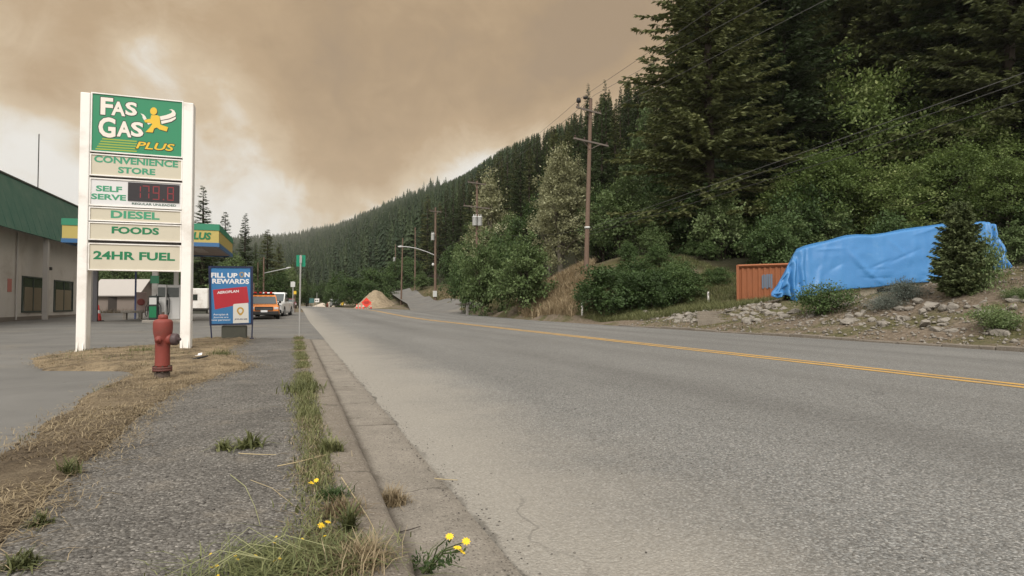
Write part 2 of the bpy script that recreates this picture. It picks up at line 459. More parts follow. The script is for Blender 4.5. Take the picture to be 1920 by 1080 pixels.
def lot_mat():
    m, t = new_mat('worn lot asphalt'); P = t.vmath('MULTIPLY', pos(t), (1, 1, 0))
    c = t.ramp(t.noise(P, 120, 4, .75), [(.25, .085), (.5, .135), (.75, .20)])
    c = t.mix(1.0, c, t.ramp(t.noise(P, .5, 7, .65), [(.3, .78), (.7, 1.18)]), 'MULTIPLY')
    c = t.mix(t.rng(t.noise(P, .22, 6, .7), .5, .68, 0, .45, True), c, (.21, .19, .16))
    c = t.mix(t.rng(t.noise(P, 1.1, 5, .7), .62, .74, 0, .5, True), c, (.07, .066, .06))
    cr = t.add('ShaderNodeTexVoronoi', feature='DISTANCE_TO_EDGE'); t.put(cr.inputs['Vector'], t.vmath('ADD', P, t.vmath('SCALE', t.noise(P, 1.1, 4, out=1), scale=.8))); cr.inputs['Scale'].default_value = .28
    c = t.mix(t.rng(cr.outputs[0], .001, .004, .55, 0), c, (.035, .03, .026))
    c = t.mix(1.0, c, (1.04, 1.0, .92), 'MULTIPLY')
    finish(t, c, .88, t.bump(t.noise(P, 140, 3), .4, .008), spec=.25); return m
def concrete_mat(name, base=(.30, .265, .215), stain=(.12, .10, .08), foot=False):
    m, t = new_mat(name); P = pos(t)
    n = t.noise(P, 2.2, 8, .65)
    c = t.mix(1.0, base, t.ramp(n, [(.25, .72), (.75, 1.2)]), 'MULTIPLY')
    sp = t.noise(P, 95, 4, .75); c = t.mix(1.0, c, t.ramp(sp, [(.28, .66), (.55, 1.0), (.78, 1.3)]), 'MULTIPLY')
    v = t.voro(P, 130); sep = t.add('ShaderNodeSeparateColor'); t.put(sep.inputs[0], v)
    c = t.mix(t.rng(sep.outputs[0], .93, .96, 0, .4), c, (.42, .38, .33))
    c = t.mix(t.rng(sep.outputs[1], .92, .95, 0, .6), c, (.06, .05, .045))
    c = t.mix(t.rng(t.noise(P, 1.1, 7, .7, dist=.6), .53, .72, 0, .6, True), c, stain)
    cr = t.add('ShaderNodeTexVoronoi', feature='DISTANCE_TO_EDGE'); t.put(cr.inputs['Vector'], t.vmath('ADD', P, t.vmath('SCALE', t.noise(P, 2.5, 5, out=1), scale=.5))); cr.inputs['Scale'].default_value = .5
    c = t.mix(t.rng(cr.outputs[0], .0015, .006, .6, 0), c, (.05, .043, .035))
    if foot:                        # kerb's shadow line painted dark along its foot; grime at the outer edge
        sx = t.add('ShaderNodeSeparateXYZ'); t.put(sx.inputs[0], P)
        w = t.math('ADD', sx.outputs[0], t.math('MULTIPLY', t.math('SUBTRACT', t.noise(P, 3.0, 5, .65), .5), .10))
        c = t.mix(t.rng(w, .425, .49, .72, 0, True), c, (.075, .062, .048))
        c = t.mix(t.math('MULTIPLY', t.rng(w, .72, .80, 0, .5, True), t.noise(P, 2.2, 4)), c, (.09, .075, .058))
    finish(t, c, .9, t.bump(t.math('ADD', sp, t.math('MULTIPLY', n, 2.)), .6, .012), spec=.2); return m
def soil_mat():
    m, t = new_mat('dry verge soil'); P = pos(t)
    n = t.noise(P, 3.2, 8, .68)
    c = t.ramp(n, [(.25, (.068, .052, .037)), (.5, (.14, .108, .073)), (.75, (.25, .20, .135))])
    sx = t.add('ShaderNodeSeparateXYZ'); t.put(sx.inputs[0], P)   # trodden straw thatch round the hydrant and the sign
    th_ = t.math('MULTIPLY', t.rng(sx.outputs[1], 5.2, 8.0, .12, .9, True), t.rng(t.noise(P, 2.1, 6, .65), .36, .58, 0, 1, True))
    c = t.mix(th_, c, (.33, .255, .16))
    f = t.noise(P, 60, 5, .72); c = t.mix(1.0, c, t.ramp(f, [(.28, .5), (.72, 1.4)]), 'MULTIPLY')
    finish(t, c, .95, t.bump(t.math('ADD', t.noise(P, 26, 6, .65), f), .9, .03), spec=.1); return m
def land_mat():
    m, t = new_mat('roadside earth and forest floor'); P = pos(t)
    n = t.noise(P, .55, 8, .65); f = t.noise(P, 9, 7, .7)
    dirt = t.ramp(f, [(.25, (.075, .056, .040)), (.5, (.165, .13, .095)), (.75, (.29, .245, .19))])
    grassy = t.ramp(f, [(.25, (.038, .046, .018)), (.5, (.085, .085, .035)), (.75, (.17, .14, .065))])
    c = t.mix(t.rng(n, .44, .6, 0, .85, True), dirt, grassy)
    sx = t.add('ShaderNodeSeparateXYZ'); t.put(sx.inputs[0], P)
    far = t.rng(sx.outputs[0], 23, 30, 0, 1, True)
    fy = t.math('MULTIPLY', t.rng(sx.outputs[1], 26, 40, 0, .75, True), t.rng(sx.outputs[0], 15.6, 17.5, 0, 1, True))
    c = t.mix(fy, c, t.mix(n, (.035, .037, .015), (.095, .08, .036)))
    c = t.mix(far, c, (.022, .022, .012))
    v = t.voro(P, 9, out='Distance'); nm = t.bump(t.math('ADD', f, t.math('MULTIPLY', v, .4)), .9, .08)
    finish(t, c, .95, nm, spec=.1); return m
def paint_line_mat():
    m, t = new_mat('worn yellow road paint'); P = pos(t)
    n = t.noise(P, 70, 5, .75); b = t.noise(P, 2.0, 5, .6)
    w = t.rng(t.math('ADD', n, t.math('MULTIPLY', b, .6)), .60, .84, 0, 1)
    c = t.mix(t.math('MULTIPLY', w, .75), (.68, .36, .035), (.26, .19, .10))
    finish(t, c, .75, t.bump(n, .3, .006)); return m
M_ROAD, M_PATH, M_LOT, M_SOIL, M_LAND = asphalt_mat(), path_mat(), lot_mat(), soil_mat(), land_mat()
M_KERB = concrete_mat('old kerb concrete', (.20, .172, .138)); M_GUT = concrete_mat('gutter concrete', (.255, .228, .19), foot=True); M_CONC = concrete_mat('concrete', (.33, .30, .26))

def grid_mesh(name, X, Y, Z, m, smooth=True):
    a, b = X.shape
    V = np.stack([X, Y, Z], -1).reshape(-1, 3)
    i = np.arange(a * b).reshape(a, b)
    F = np.stack([i[:-1, :-1], i[1:, :-1], i[1:, 1:], i[:-1, 1:]], -1).reshape(-1, 4)
    return npmesh(name, V, F, m, smooth=smooth)
def fbm(x, y, s, seed=0., oct=4):
    """cheap value noise on arrays"""
    out = np.zeros(np.broadcast(x, y).shape); amp = 1.; tot = 0
    for o in range(oct):
        xs = x * s + 17.3 * seed + 31.7 * o; ys = y * s - 9.1 * seed + 11.3 * o
        xi = np.floor(xs); yi = np.floor(ys); fx = xs - xi; fy = ys - yi
        fx = fx * fx * (3 - 2 * fx); fy = fy * fy * (3 - 2 * fy)
        def h(a, b):
            v = np.sin(a * 127.1 + b * 311.7 + seed * 7.7) * 43758.5453; return v - np.floor(v)
        out += amp * ((h(xi, yi) * (1 - fx) + h(xi + 1, yi) * fx) * (1 - fy) + (h(xi, yi + 1) * (1 - fx) + h(xi + 1, yi + 1) * fx) * fy - .5)
        tot += amp; amp *= .5; s *= 2.03
    return out / tot

def seq(*segs):
    out = []
    for a, b, st in segs: out += list(np.arange(a, b, st))
    return np.array(out + [segs[-1][1]])
gx = seq((-2600, -400, 120), (-400, -20, 30), (-20, 13.5, 3), (13.5, 34, .3), (34, 80, 1.6), (80, 320, 8), (320, 1800, 45))
gy = seq((-120, 0, 4), (0, 64, .42), (64, 190, 1.7), (190, 640, 9), (640, 3400, 60))
GX, GY = np.meshgrid(gx, gy, indexing='ij')
GZ = ground_z(GX, GY)
rough_w = smooth(1.5, 4.0, GX - XR - bend(GY)) * (1 - smooth(60, 160, GY))
GZ = GZ + rough_w * (fbm(GX, GY, 1.1, 3) * .32 + fbm(GX, GY, 3.1, 5, 2) * .10)
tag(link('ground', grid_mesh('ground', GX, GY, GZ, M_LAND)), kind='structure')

# road: crowned sheet from behind the camera to beyond the bend
ry = seq((-8, 60, .5), (60, 260, 2))
rx = np.array([XG, 1.2, 2, 3.5, 5, 6.5, XC, 9, 10.5, 12, 13.5, XR - .35, XR])
def road_z(xr, y):
    return .10 * (1 - np.abs((xr - XC) / (XC - XG)) ** 1.6) + grade(y)
RX, RY = np.meshgrid(rx, ry, indexing='ij')
wob = np.where(np.isclose(RX, XR), fbm(RY * 1.0, RY * 0, .9, 2) * .35, 0)
tag(link('road', grid_mesh('road', rmap(RX, RY) + wob, RY, road_z(RX, RY), M_ROAD)), kind='structure')
M_LINE = paint_line_mat()
for k, (a, b) in enumerate(((XC - .19, XC - .06), (XC + .06, XC + .19))):
    lx = np.array([a, b]); ly = seq((-4, 60, .25), (60, 140, 2)); LX, LY = np.meshgrid(lx, ly, indexing='ij')
    LX = LX + fbm(LY, LX * 0 + k, 6, 4, 2) * .012
    tag(link('road_marking', grid_mesh('road_marking', rmap(LX, LY), LY, road_z(LX, LY) + .004, M_LINE)), kind='structure')

# gutter pan in slabs and the kerb behind it
mb = MB(); y = -4.0
while y < 19:
    y2 = y + 3.05
    for q in range(10):
        a = y + .006 + (3.05 - .012) * q / 10; b = y + .006 + (3.05 - .012) * (q + 1) / 10
        mb.add([(XK1, a, .012), (XG - .002, a, .003), (XG - .002, b, .003), (XK1, b, .012)], [(0, 1, 2, 3)], True)
    y = y2
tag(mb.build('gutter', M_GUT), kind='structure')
tag(MB().add([(XK0, -4, -.02), (XG, -4, -.02), (XG, 19, -.02), (XK0, 19, -.02)], [(0, 1, 2, 3)]).build('gutter_bed', mat('gutter dirt', (.05, .042, .034), .95)), kind='structure')
ky = seq((-4, 18.6, .06)); prof = [(XK0, -.05), (XK0, .112), (XK0 + .01, .121), (XK1 - .045, .118), (XK1 - .018, .105), (XK1 - .006, .08), (XK1 + .006, .0)]
V = []
for yy in ky:
    drop = .10 * float(smooth(16.6, 18.4, yy))
    for i, (x, z) in enumerate(prof):
        wv = Vector((x * 9, yy * 5, z * 9)); nz = mnoise.noise(wv); n3 = mnoise.noise(Vector((x * 3, yy * 1.6, 4)))
        chip = max(0, mnoise.noise(Vector((7, yy * 3.1, 2))) - .28) * .10 if i in (3, 4, 5) else 0
        V.append((x + nz * .004 - chip + (n3 * .008 if i > 2 else 0), yy, max(z - drop * (z > .02), -.05) + nz * .004 - chip * .35))
np_ = len(prof); F = [(i * np_ + k, i * np_ + k + 1, (i + 1) * np_ + k + 1, (i + 1) * np_ + k) for i in range(len(ky) - 1) for k in range(np_ - 1)]
tag(link('kerb', npmesh('kerb', V, F, M_KERB, smooth=True)), kind='structure')

# footpath, lot and the dry verge between them
VL = [(-1.45, -2), (-1.55, 1), (-1.66, 4.4), (-1.82, 6.0), (-1.98, 7.3), (-1.95, 8.3), (-2.0, 9.3), (-2.3, 9.9), (-3.4, 10.4), (-3.95, 11.6), (-4.35, 13.0), (-4.2, 14.2), (-3.2, 15.0), (-2.9, 16.4), (-2.6, 18.0), (-1.6, 18.6)]
VR = [(-.75, -2), (-.85, 1), (-.98, 2.8), (-1.03, 3.8), (-1.08, 5.2), (-1.08, 6.7), (-1.0, 7.6), (-.75, 8.5), (-.42, 9.4), (-.5, 10.6), (-.75, 12), (-.95, 13.2), (-.95, 14.6), (-.98, 16), (-1.05, 17.6), (-1.2, 18.6)]
def vleft(y): return np.interp(y, [p[1] for p in VL], [p[0] for p in VL])
def vright(y): return np.interp(y, [p[1] for p in VR], [p[0] for p in VR])
py_ = seq((-3, 19.4, .1)); px_ = seq((-1.6, XK0, .09)); PX, PY = np.meshgrid(px_, py_, indexing='ij')
tag(link('footpath', grid_mesh('footpath', PX, PY, .112 + fbm(PX, PY, 1.7, 8) * .03 - .085 * smooth(16.8, 19.2, PY) + .0 * PX, M_PATH)), kind='structure')
ly_ = seq((-3, 40, .5), (40, 130, 3)); lx_ = np.concatenate([np.linspace(-60, -8, 14), np.linspace(-7, XK0 - .2, 16)]); LX, LY = np.meshgrid(lx_, ly_, indexing='ij')
tag(link('parking_lot', grid_mesh('parking_lot', LX, LY, .02 + .045 * smooth(-1.2, -2.2, LX) * (1 - smooth(17, 22, LY)) + grade(LY) + fbm(LX, LY, .3, 9) * .02 - .0, M_LOT)), kind='structure')
# lot and highway meet without a kerb beyond the sign posts
mb = MB()
for a in np.arange(18.4, 60, 1.0):
    for x0, x1 in ((-1.4, 0), (0, .5), (.5, .83)):
        def zz(x, y): return .015 + float(grade(y)) + (.02 if x < 0 else 0) - .012 * (x > .7)
        mb.add([(x0, a, zz(x0, a)), (x1, a, zz(x1, a)), (x1, a + 1, zz(x1, a + 1)), (x0, a + 1, zz(x0, a + 1))], [(0, 1, 2, 3)], True)
tag(mb.build('driveway', M_LOT), kind='structure')
ny, nx = 420, 26
yy = np.linspace(-2, 18.6, ny)
tt = np.linspace(0, 1, nx)
lft = vleft(yy) + fbm(yy, yy * 0, 1.3, 1) * .22 + fbm(yy, yy * 0, 6, 2, 2) * .12 + fbm(yy, yy * 0, 22, 3, 2) * .07
rgt = vright(yy) + fbm(yy, yy * 0, 1.3, 6) * .18 + fbm(yy, yy * 0, 6, 7, 2) * .07
VX = lft[:, None] * (1 - tt) + rgt[:, None] * tt; VY = np.repeat(yy[:, None], nx, 1)
edge = np.clip(np.minimum(tt, 1 - tt) * 6, 0, 1)
VZ = .085 + .05 * np.sqrt(edge)[None, :] + fbm(VX, VY, 3.2, 11) * .06 * edge + fbm(VX, VY, 14, 12, 2) * .022 * edge - .03 * (1 - edge) 
tag(link('verge', grid_mesh('verge', VX, VY, VZ, M_SOIL)), kind='structure')
def verge_z(x, y, t):
    e = np.clip(np.minimum(t, 1 - t) * 6, 0, 1)
    return .085 + .05 * np.sqrt(e) + fbm(x, y, 3.2, 11) * .06 * e + fbm(x, y, 14, 12, 2) * .022 * e
# ------------------------------------------------------------------ vegetation builders
F_FIR = foliage('fir needles', (.018, .029, .012), (.050, .073, .026), (.095, .122, .044))
F_FIR2 = foliage('olive fir needles', (.037, .044, .017), (.10, .114, .041), (.185, .19, .074))
F_FAR = foliage('distant conifer needles', (.014, .027, .013), (.031, .052, .023), (.06, .084, .034), trans=.3)
F_MAPLE = foliage('maple leaves', (.040, .066, .016), (.115, .160, .042), (.34, .37, .155), trans=.3)
F_BUSH = foliage('bush leaves', (.024, .044, .014), (.064, .105, .032), (.15, .20, .075), trans=.25)
F_LIGHTB = foliage('light bush leaves', (.044, .074, .022), (.115, .160, .058), (.26, .31, .15), trans=.25)
F_POP = foliage('grey green poplar leaves', (.10, .105, .052), (.25, .25, .135), (.50, .50, .33), trans=.25)
F_SPRUCE = foliage('young spruce needles', (.045, .062, .025), (.11, .135, .055), (.21, .235, .10), trans=.1)
F_SAGE = foliage('grey sage leaves', (.06, .075, .06), (.12, .14, .115), (.22, .23, .19), trans=.15)
F_STRAW = foliage('dry straw grass', (.16, .12, .07), (.31, .245, .15), (.48, .40, .26), trans=.2)
F_GRASS = foliage('green weeds', (.055, .064, .026), (.125, .135, .052), (.25, .245, .115), trans=.25)
F_BROWN = foliage('dead brown grass', (.07, .05, .028), (.15, .11, .062), (.27, .205, .12), trans=.15)
F_PINK = foliage('tall dry bank grass', (.19, .14, .08), (.31, .24, .145), (.43, .35, .22), trans=.2)
M_BARK = mat('bark', (.05, .038, .028), .95, .4, 5, .7, 30)
M_PALEBARK = mat('pale bark', (.20, .175, .14), .9, .4, 5, .5, 30)

def unit(v): return v / np.maximum(np.linalg.norm(v, axis=-1, keepdims=True), 1e-9)
def kites(B, D, L, Wd, N=None):
    """leaf quads: base B, direction D, length L, width Wd, lying across N"""
    n = len(B)
    if N is None: N = unit(rng.normal(size=(n, 3)))
    sde = unit(np.cross(D, N)); L = np.asarray(L).reshape(-1, 1) * np.ones((n, 1)); Wd = np.asarray(Wd).reshape(-1, 1) * np.ones((n, 1))
    m_ = B + D * L * .45
    V = np.stack([B, m_ + sde * Wd * .5, B + D * L, m_ - sde * Wd * .5], 1).reshape(-1, 3)
    return V, np.arange(4 * n).reshape(-1, 4)

def fir_meshes(name, h, r, seed, m, whorl=.46, nb=6, spray=.55, bare=.12, shape=.8, twigs=15, droop=.28):
    """conifer: tapered trunk, whorls of drooping branches carrying flat needle sprays"""
    g = np.random.default_rng(seed)
    mb = MB(); tp = []; tr = []
    for i in range(9):
        q = i / 8; tp.append((math.sin(q * 3 + seed) * .05 * h * .05, math.cos(q * 2 + seed) * .002 * h, q * h * .985)); tr.append(max(.012, h * .0135 * (1 - q) ** .9 + .012))
    mb.tube(tp, tr, 8)
    nz = int(h * (1 - bare) / whorl)
    zz = h * bare + (np.arange(nz) + .5) * whorl
    Z = np.repeat(zz, nb) + g.normal(0, whorl * .3, nz * nb)
    q = np.clip((Z - h * bare) / (h * (1 - bare)), 0, 1)
    prof = (1 - q) ** shape * (.55 + .45 * np.clip(q * 6 + .35, 0, 1))
    big = 1 + .28 * np.sin(Z * 1.3 + seed) * (1 - q)
    Lb = r * prof * big * g.uniform(.62, 1.12, len(Z)) + .12 * spray
    AZ = g.uniform(0, 2 * math.pi, len(Z))
    keep = g.random(len(Z)) > .10
    Z, Lb, AZ, q = Z[keep], Lb[keep], AZ[keep], q[keep]
    nt = np.maximum(4, (twigs * Lb / r * 1.25).astype(int) + 2)
    bi = np.repeat(np.arange(len(Z)), nt)
    t = g.random(len(bi)) ** .75
    d = np.stack([np.cos(AZ), np.sin(AZ), np.zeros_like(AZ)], 1)
    L = Lb[bi]
    # branch arc: leaves level or rising near the top, droops lower down, tips lift
    dr = (droop * (1 - q) - .25 * q)[bi]
    P = d[bi] * (L * t)[:, None]
    P[:, 2] += Z[bi] - L * dr * t ** 1.3 + L * .12 * t ** 3
    side = np.stack([-np.sin(AZ), np.cos(AZ), np.zeros_like(AZ)], 1)[bi] * np.where(g.random(len(bi)) > .5, 1, -1)[:, None]
    fwd = d[bi]; fan = g.uniform(.15, 1.15, len(bi))
    D = unit(fwd * np.cos(fan)[:, None] + side * np.sin(fan)[:, None] + np.array([0, 0, 1.]) * g.normal(-.28, .22, len(bi))[:, None])
    SL = spray * g.uniform(.6, 1.35, len(bi)) * (.75 + .5 * (1 - t)) * (.55 + .6 * np.clip(L / r, 0, 1))
    N = unit(np.array([0, 0, 1.]) + g.normal(0, .62, (len(bi), 3)))
    Vk, Fk = kites(P, D, SL, SL * g.uniform(.28, .48, len(bi)), N)
    btint = g.random(len(Z))
    tint = np.clip(.15 + .45 * btint[bi] + .22 * g.random(len(bi)) + .22 * (t - .4), 0, 1)
    # wood of the branches
    bm_ = MB()
    for k in range(0, len(Z), 2):
        e = Lb[k] * .8
        p0 = Vector((0, 0, Z[k])); p1 = Vector((math.cos(AZ[k]) * e, math.sin(AZ[k]) * e, Z[k] - e * (droop * (1 - q[k]) - .25 * q[k])))
        bm_.tube([p0, p1], [.018 * h / 18 + .006, .005], 4, False)
    for f in bm_.f: mb.f.append([i + len(mb.v) for i in f])
    mb.sm += bm_.sm; mb.v += bm_.v
    trunk = bpy.data.meshes.new(name + ' trunk'); trunk.from_pydata(mb.v, [], mb.f); trunk.materials.append(M_BARK); trunk.update()
    crown = npmesh(name + ' crown', Vk, Fk, m, tint)
    return trunk, crown

def leafy_meshes(name, seed, rx, h, z0, m, ncl=150, nleaf=55, leaf=.17, lobes=5, sig=.42, bark=None, stems=1, upright=.0, shell=.5, top=.5, aspect=.62, rag=.15):
    """broadleaf crown: leaf clumps spread through an uneven volume on limbs rising from the trunk"""
    g = np.random.default_rng(seed)
    u = unit(g.normal(size=(ncl, 3))); u[:, 2] *= 1.0
    lob = unit(g.normal(size=(lobes, 3)))
    bul = .72 + .38 * np.max(np.exp((u @ lob.T - 1) * 4), axis=1) + g.normal(0, rag, ncl)
    rr = (g.random(ncl) ** .45) * (1 - shell) + shell
    rr *= np.where(g.random(ncl) < .2, .6, 1)
    c = u * (rr * bul)[:, None]
    hz = (h - z0) / 2
    C = np.stack([c[:, 0] * rx, c[:, 1] * rx, z0 + hz + c[:, 2] * hz], 1)
    q = (C[:, 2] - z0) / (h - z0)
    tp = np.clip(1 - top * np.clip(q - .45, 0, 1) / .55, .2, 1); C[:, 0] *= tp; C[:, 1] *= tp
    C[:, 2] = np.maximum(C[:, 2], .12)
    ctint = g.random(ncl)
    ci = np.repeat(np.arange(ncl), nleaf)
    off = g.normal(0, 1, (len(ci), 3)) * sig * (.7 + .6 * g.random(ncl))[ci][:, None] * np.array([1, 1, .72])
    P = C[ci] + off; P[:, 2] = np.maximum(P[:, 2], .03)
    out = unit(P - np.array([0, 0, z0 + hz * .8]))
    D = unit(out * .5 + g.normal(0, .65, (len(ci), 3)) + np.array([0, 0, -.15 + upright]))
    N = unit(np.array([0, 0, .8]) + out * .55 + g.normal(0, .45, (len(ci), 3)))
    LL = leaf * g.uniform(.6, 1.35, len(ci))
    Vk, Fk = kites(P, D, LL, LL * g.uniform(aspect * .8, aspect * 1.2, len(ci)), N)
    tint = np.clip(.04 + .58 * ctint[ci] + .42 * g.random(len(ci)) ** 1.6, 0, 1)
    crown = npmesh(name + ' crown', Vk, Fk, m, tint)
    mb = MB()
    base = [(math.cos(k * 2.4 + seed) * .12 * rx * (stems > 1), math.sin(k * 2.4 + seed) * .12 * rx * (stems > 1), 0) for k in range(stems)]
    tr = max(.02, h * .017 / stems ** .5)
    for b in base:
        mb.tube([b, (b[0] * 1.5 + .02 * h, b[1] * 1.6, z0 + hz * .35), (b[0] * 2, b[1] * 2, z0 + hz * 1.2)], [tr, tr * .75, tr * .3], 7, False)
    for k in range(0, ncl, max(1, ncl // 34)):
        b = base[k % stems]; p = Vector(C[k]); s0 = Vector((b[0] * 1.4, b[1] * 1.4, max(.05, min(z0 + hz, p.z * .55))))
        mb.tube([s0, (s0 + p) / 2 + Vector((0, 0, .12 * (p - s0).length)), p], [tr * .4, tr * .25, tr * .1], 5, False)
    trunk = bpy.data.meshes.new(name + ' trunk'); trunk.from_pydata(mb.v, [], mb.f); trunk.materials.append(bark or M_BARK); trunk.update()
    return trunk, crown

def plant(kind, meshes, loc, label, cat, group=None, rz=None, sc=1., trunk='trunk', crown='crown'):
    t = empty(kind, loc, label, cat, group, random.uniform(0, 6.28) if rz is None else rz, sc)
    link(trunk, meshes[0], t); link(crown, meshes[1], t)
    return t

# ------------------------------------------------------------------ conifers
FIRS = [fir_meshes('tall fir', 36, 6.8, 3, F_FIR2, whorl=.42, nb=9, spray=.52, bare=.03, shape=.55, twigs=125),
        fir_meshes('tall fir', 38, 6.2, 8, F_FIR, whorl=.42, nb=9, spray=.50, bare=.04, shape=.6, twigs=125),
        fir_meshes('tall fir', 34, 7.0, 14, F_FIR2, whorl=.42, nb=9, spray=.52, bare=.03, shape=.5, twigs=125)]
MID = [fir_meshes('spire fir', 24, 3.0, 21, F_FIR, whorl=.46, nb=7, spray=.56, bare=.04, shape=.85, twigs=34),
       fir_meshes('spire fir', 24, 2.6, 22, F_FIR, whorl=.46, nb=7, spray=.54, bare=.05, shape=.92, twigs=32),
       fir_meshes('spire fir', 24, 3.4, 23, F_FIR2, whorl=.46, nb=7, spray=.60, bare=.03, shape=.75, twigs=36),
       fir_meshes('spire fir', 24, 2.9, 24, F_FIR, whorl=.52, nb=6, spray=.56, bare=.06, shape=.8, twigs=32)]
MID_H = 24.
G_BIG = 'tall firs crowding the slope behind the tarp'
big = [ # photo column, distance, height, which mesh, label
    (1330, 50, 39, 0, 'tall fir whose long branches reach out over the skyline right of the utility pole'),
    (1470, 54, 41, 1, 'tall dark fir rising out of frame behind the orange shipping container'),
    (1590, 60, 43, 2, 'tall fir rising out of frame behind the left half of the blue tarp'),
    (1700, 57, 42, 0, 'tall fir rising out of frame behind the middle of the blue tarp'),
    (1800, 52, 41, 1, 'tall dark fir directly behind the small spruce by the tarp'),
    (1905, 47, 40, 2, 'tall fir at the right edge of the photo behind the tarp'),
    (1288, 72, 30, 1, 'slimmer fir standing just left of the overhanging big fir'),
    (1415, 74, 40, 2, 'fir standing between and behind the two big firs over the container'),
    (1535, 80, 44, 0, 'fir deep in the dark stand behind the tarp, left of its middle'),
    (1650, 82, 46, 1, 'fir deep in the dark stand behind the tarp, right of its middle'),
    (1760, 76, 44, 2, 'fir deep in the dark stand above the small spruce'),
    (1870, 70, 44, 0, 'fir deep in the dark stand above the right end of the tarp'),
    (1360, 92, 46, 1, 'fir far back behind the overhanging big fir'), (1445, 96, 48, 2, 'fir far back above the container'), (1500, 90, 46, 0, 'fir far back left above the tarp'), (1600, 98, 50, 1, 'fir far back above the left half of the tarp'), (1690, 95, 50, 2, 'fir far back above the middle of the tarp'), (1785, 96, 50, 0, 'fir far back above the spruce'), (1840, 88, 48, 1, 'fir far back right of the spruce'), (1930, 90, 50, 2, 'fir far back at the right edge'), (1310, 98, 40, 2, 'fir far back on the left flank of the big firs'),
    (2010, 50, 40, 1, 'fir just past the right edge of the frame beside the tarp'), (2080, 62, 42, 0, 'fir beyond the right edge of the frame, set back'),
]
for px, d, h, k, lab in big:
    p = at(px, 572, d); z = gz(p.x, p.y)
    s = h / (36, 38, 34)[k]
    plant('fir_tree', FIRS[k], (p.x, p.y, z - .3), lab, 'fir tree', None, sc=(s, s, s))
# pointed crowns along the near skyline, by column, distance and row of the tip
G_SPIRE = 'pointed conifers on the near skyline'
spires = [(1228, 92, 88, 2, 'conifer tip just left of the big overhanging fir, tallest on the near skyline'), (1180, 112, 140, 0, 'slim spire left of the tallest skyline conifer'), (1205, 120, 128, 3, 'twin spire half hidden behind the tallest skyline conifer'),
          (1136, 116, 140, 1, 'pointed conifer just right of the tall utility pole top'), (1104, 118, 150, 0, 'pointed conifer directly behind the top of the tall utility pole'),
          (1158, 128, 176, 2, 'shorter conifer between the two spires right of the utility pole'), (1076, 150, 205, 1, 'conifer left of the tall utility pole just under the wires'),
          (1262, 98, 130, 1, 'conifer filling the gap below the overhanging branch'), (1050, 175, 226, 0, 'small spire above the pale poplar'), (1040, 168, 236, 3, 'narrow spire left above the pale poplar')]
for px, d, ty, k, lab in spires:
    p = at(px, 572, d); z = gz(p.x, p.y); h = at(px, ty, d).z - z; s = h / MID_H
    plant('fir_tree', MID[k], (p.x, p.y, z - .3), lab, 'fir tree', None, sc=(max(.7, s * .92), max(.7, s * .92), s))
# the stand climbing the slope: nearest ones as single trees, the rest as one wood
pts = []
th = math.radians(-30)
r = 60.
def foot(thd): return float(np.interp(thd, RT, RF))
def ridge(thd): return float(np.interp(thd, RT, RD))
while r < 2700:
    s = max(6.2, r * .0088)
    n = int(math.radians(84) * r / s)
    for k in range(n):
        thd = -28 + 84 * (k + random.random()) / n
        rr = r + random.uniform(-.5, .5) * s
        f, R = foot(thd), ridge(thd)
        if rr < f * (1.04 if thd > 0 else .98) or rr > R * 1.06: continue
        if thd > 34 and rr < 66: continue
        if thd > 36 and rr > 105: continue
        x = rr * math.sin(math.radians(thd)); y_ = rr * math.cos(math.radians(thd))
        if x < 30 and y_ < 200 and thd > 0: continue
        pts.append((rr, x, y_))
    r += s * .9
pts = np.array(pts)
zg = ground_z(pts[:, 1], pts[:, 2])
G_STAND = 'conifers of the stand on the near mountainside'
order = np.argsort(pts[:, 0])
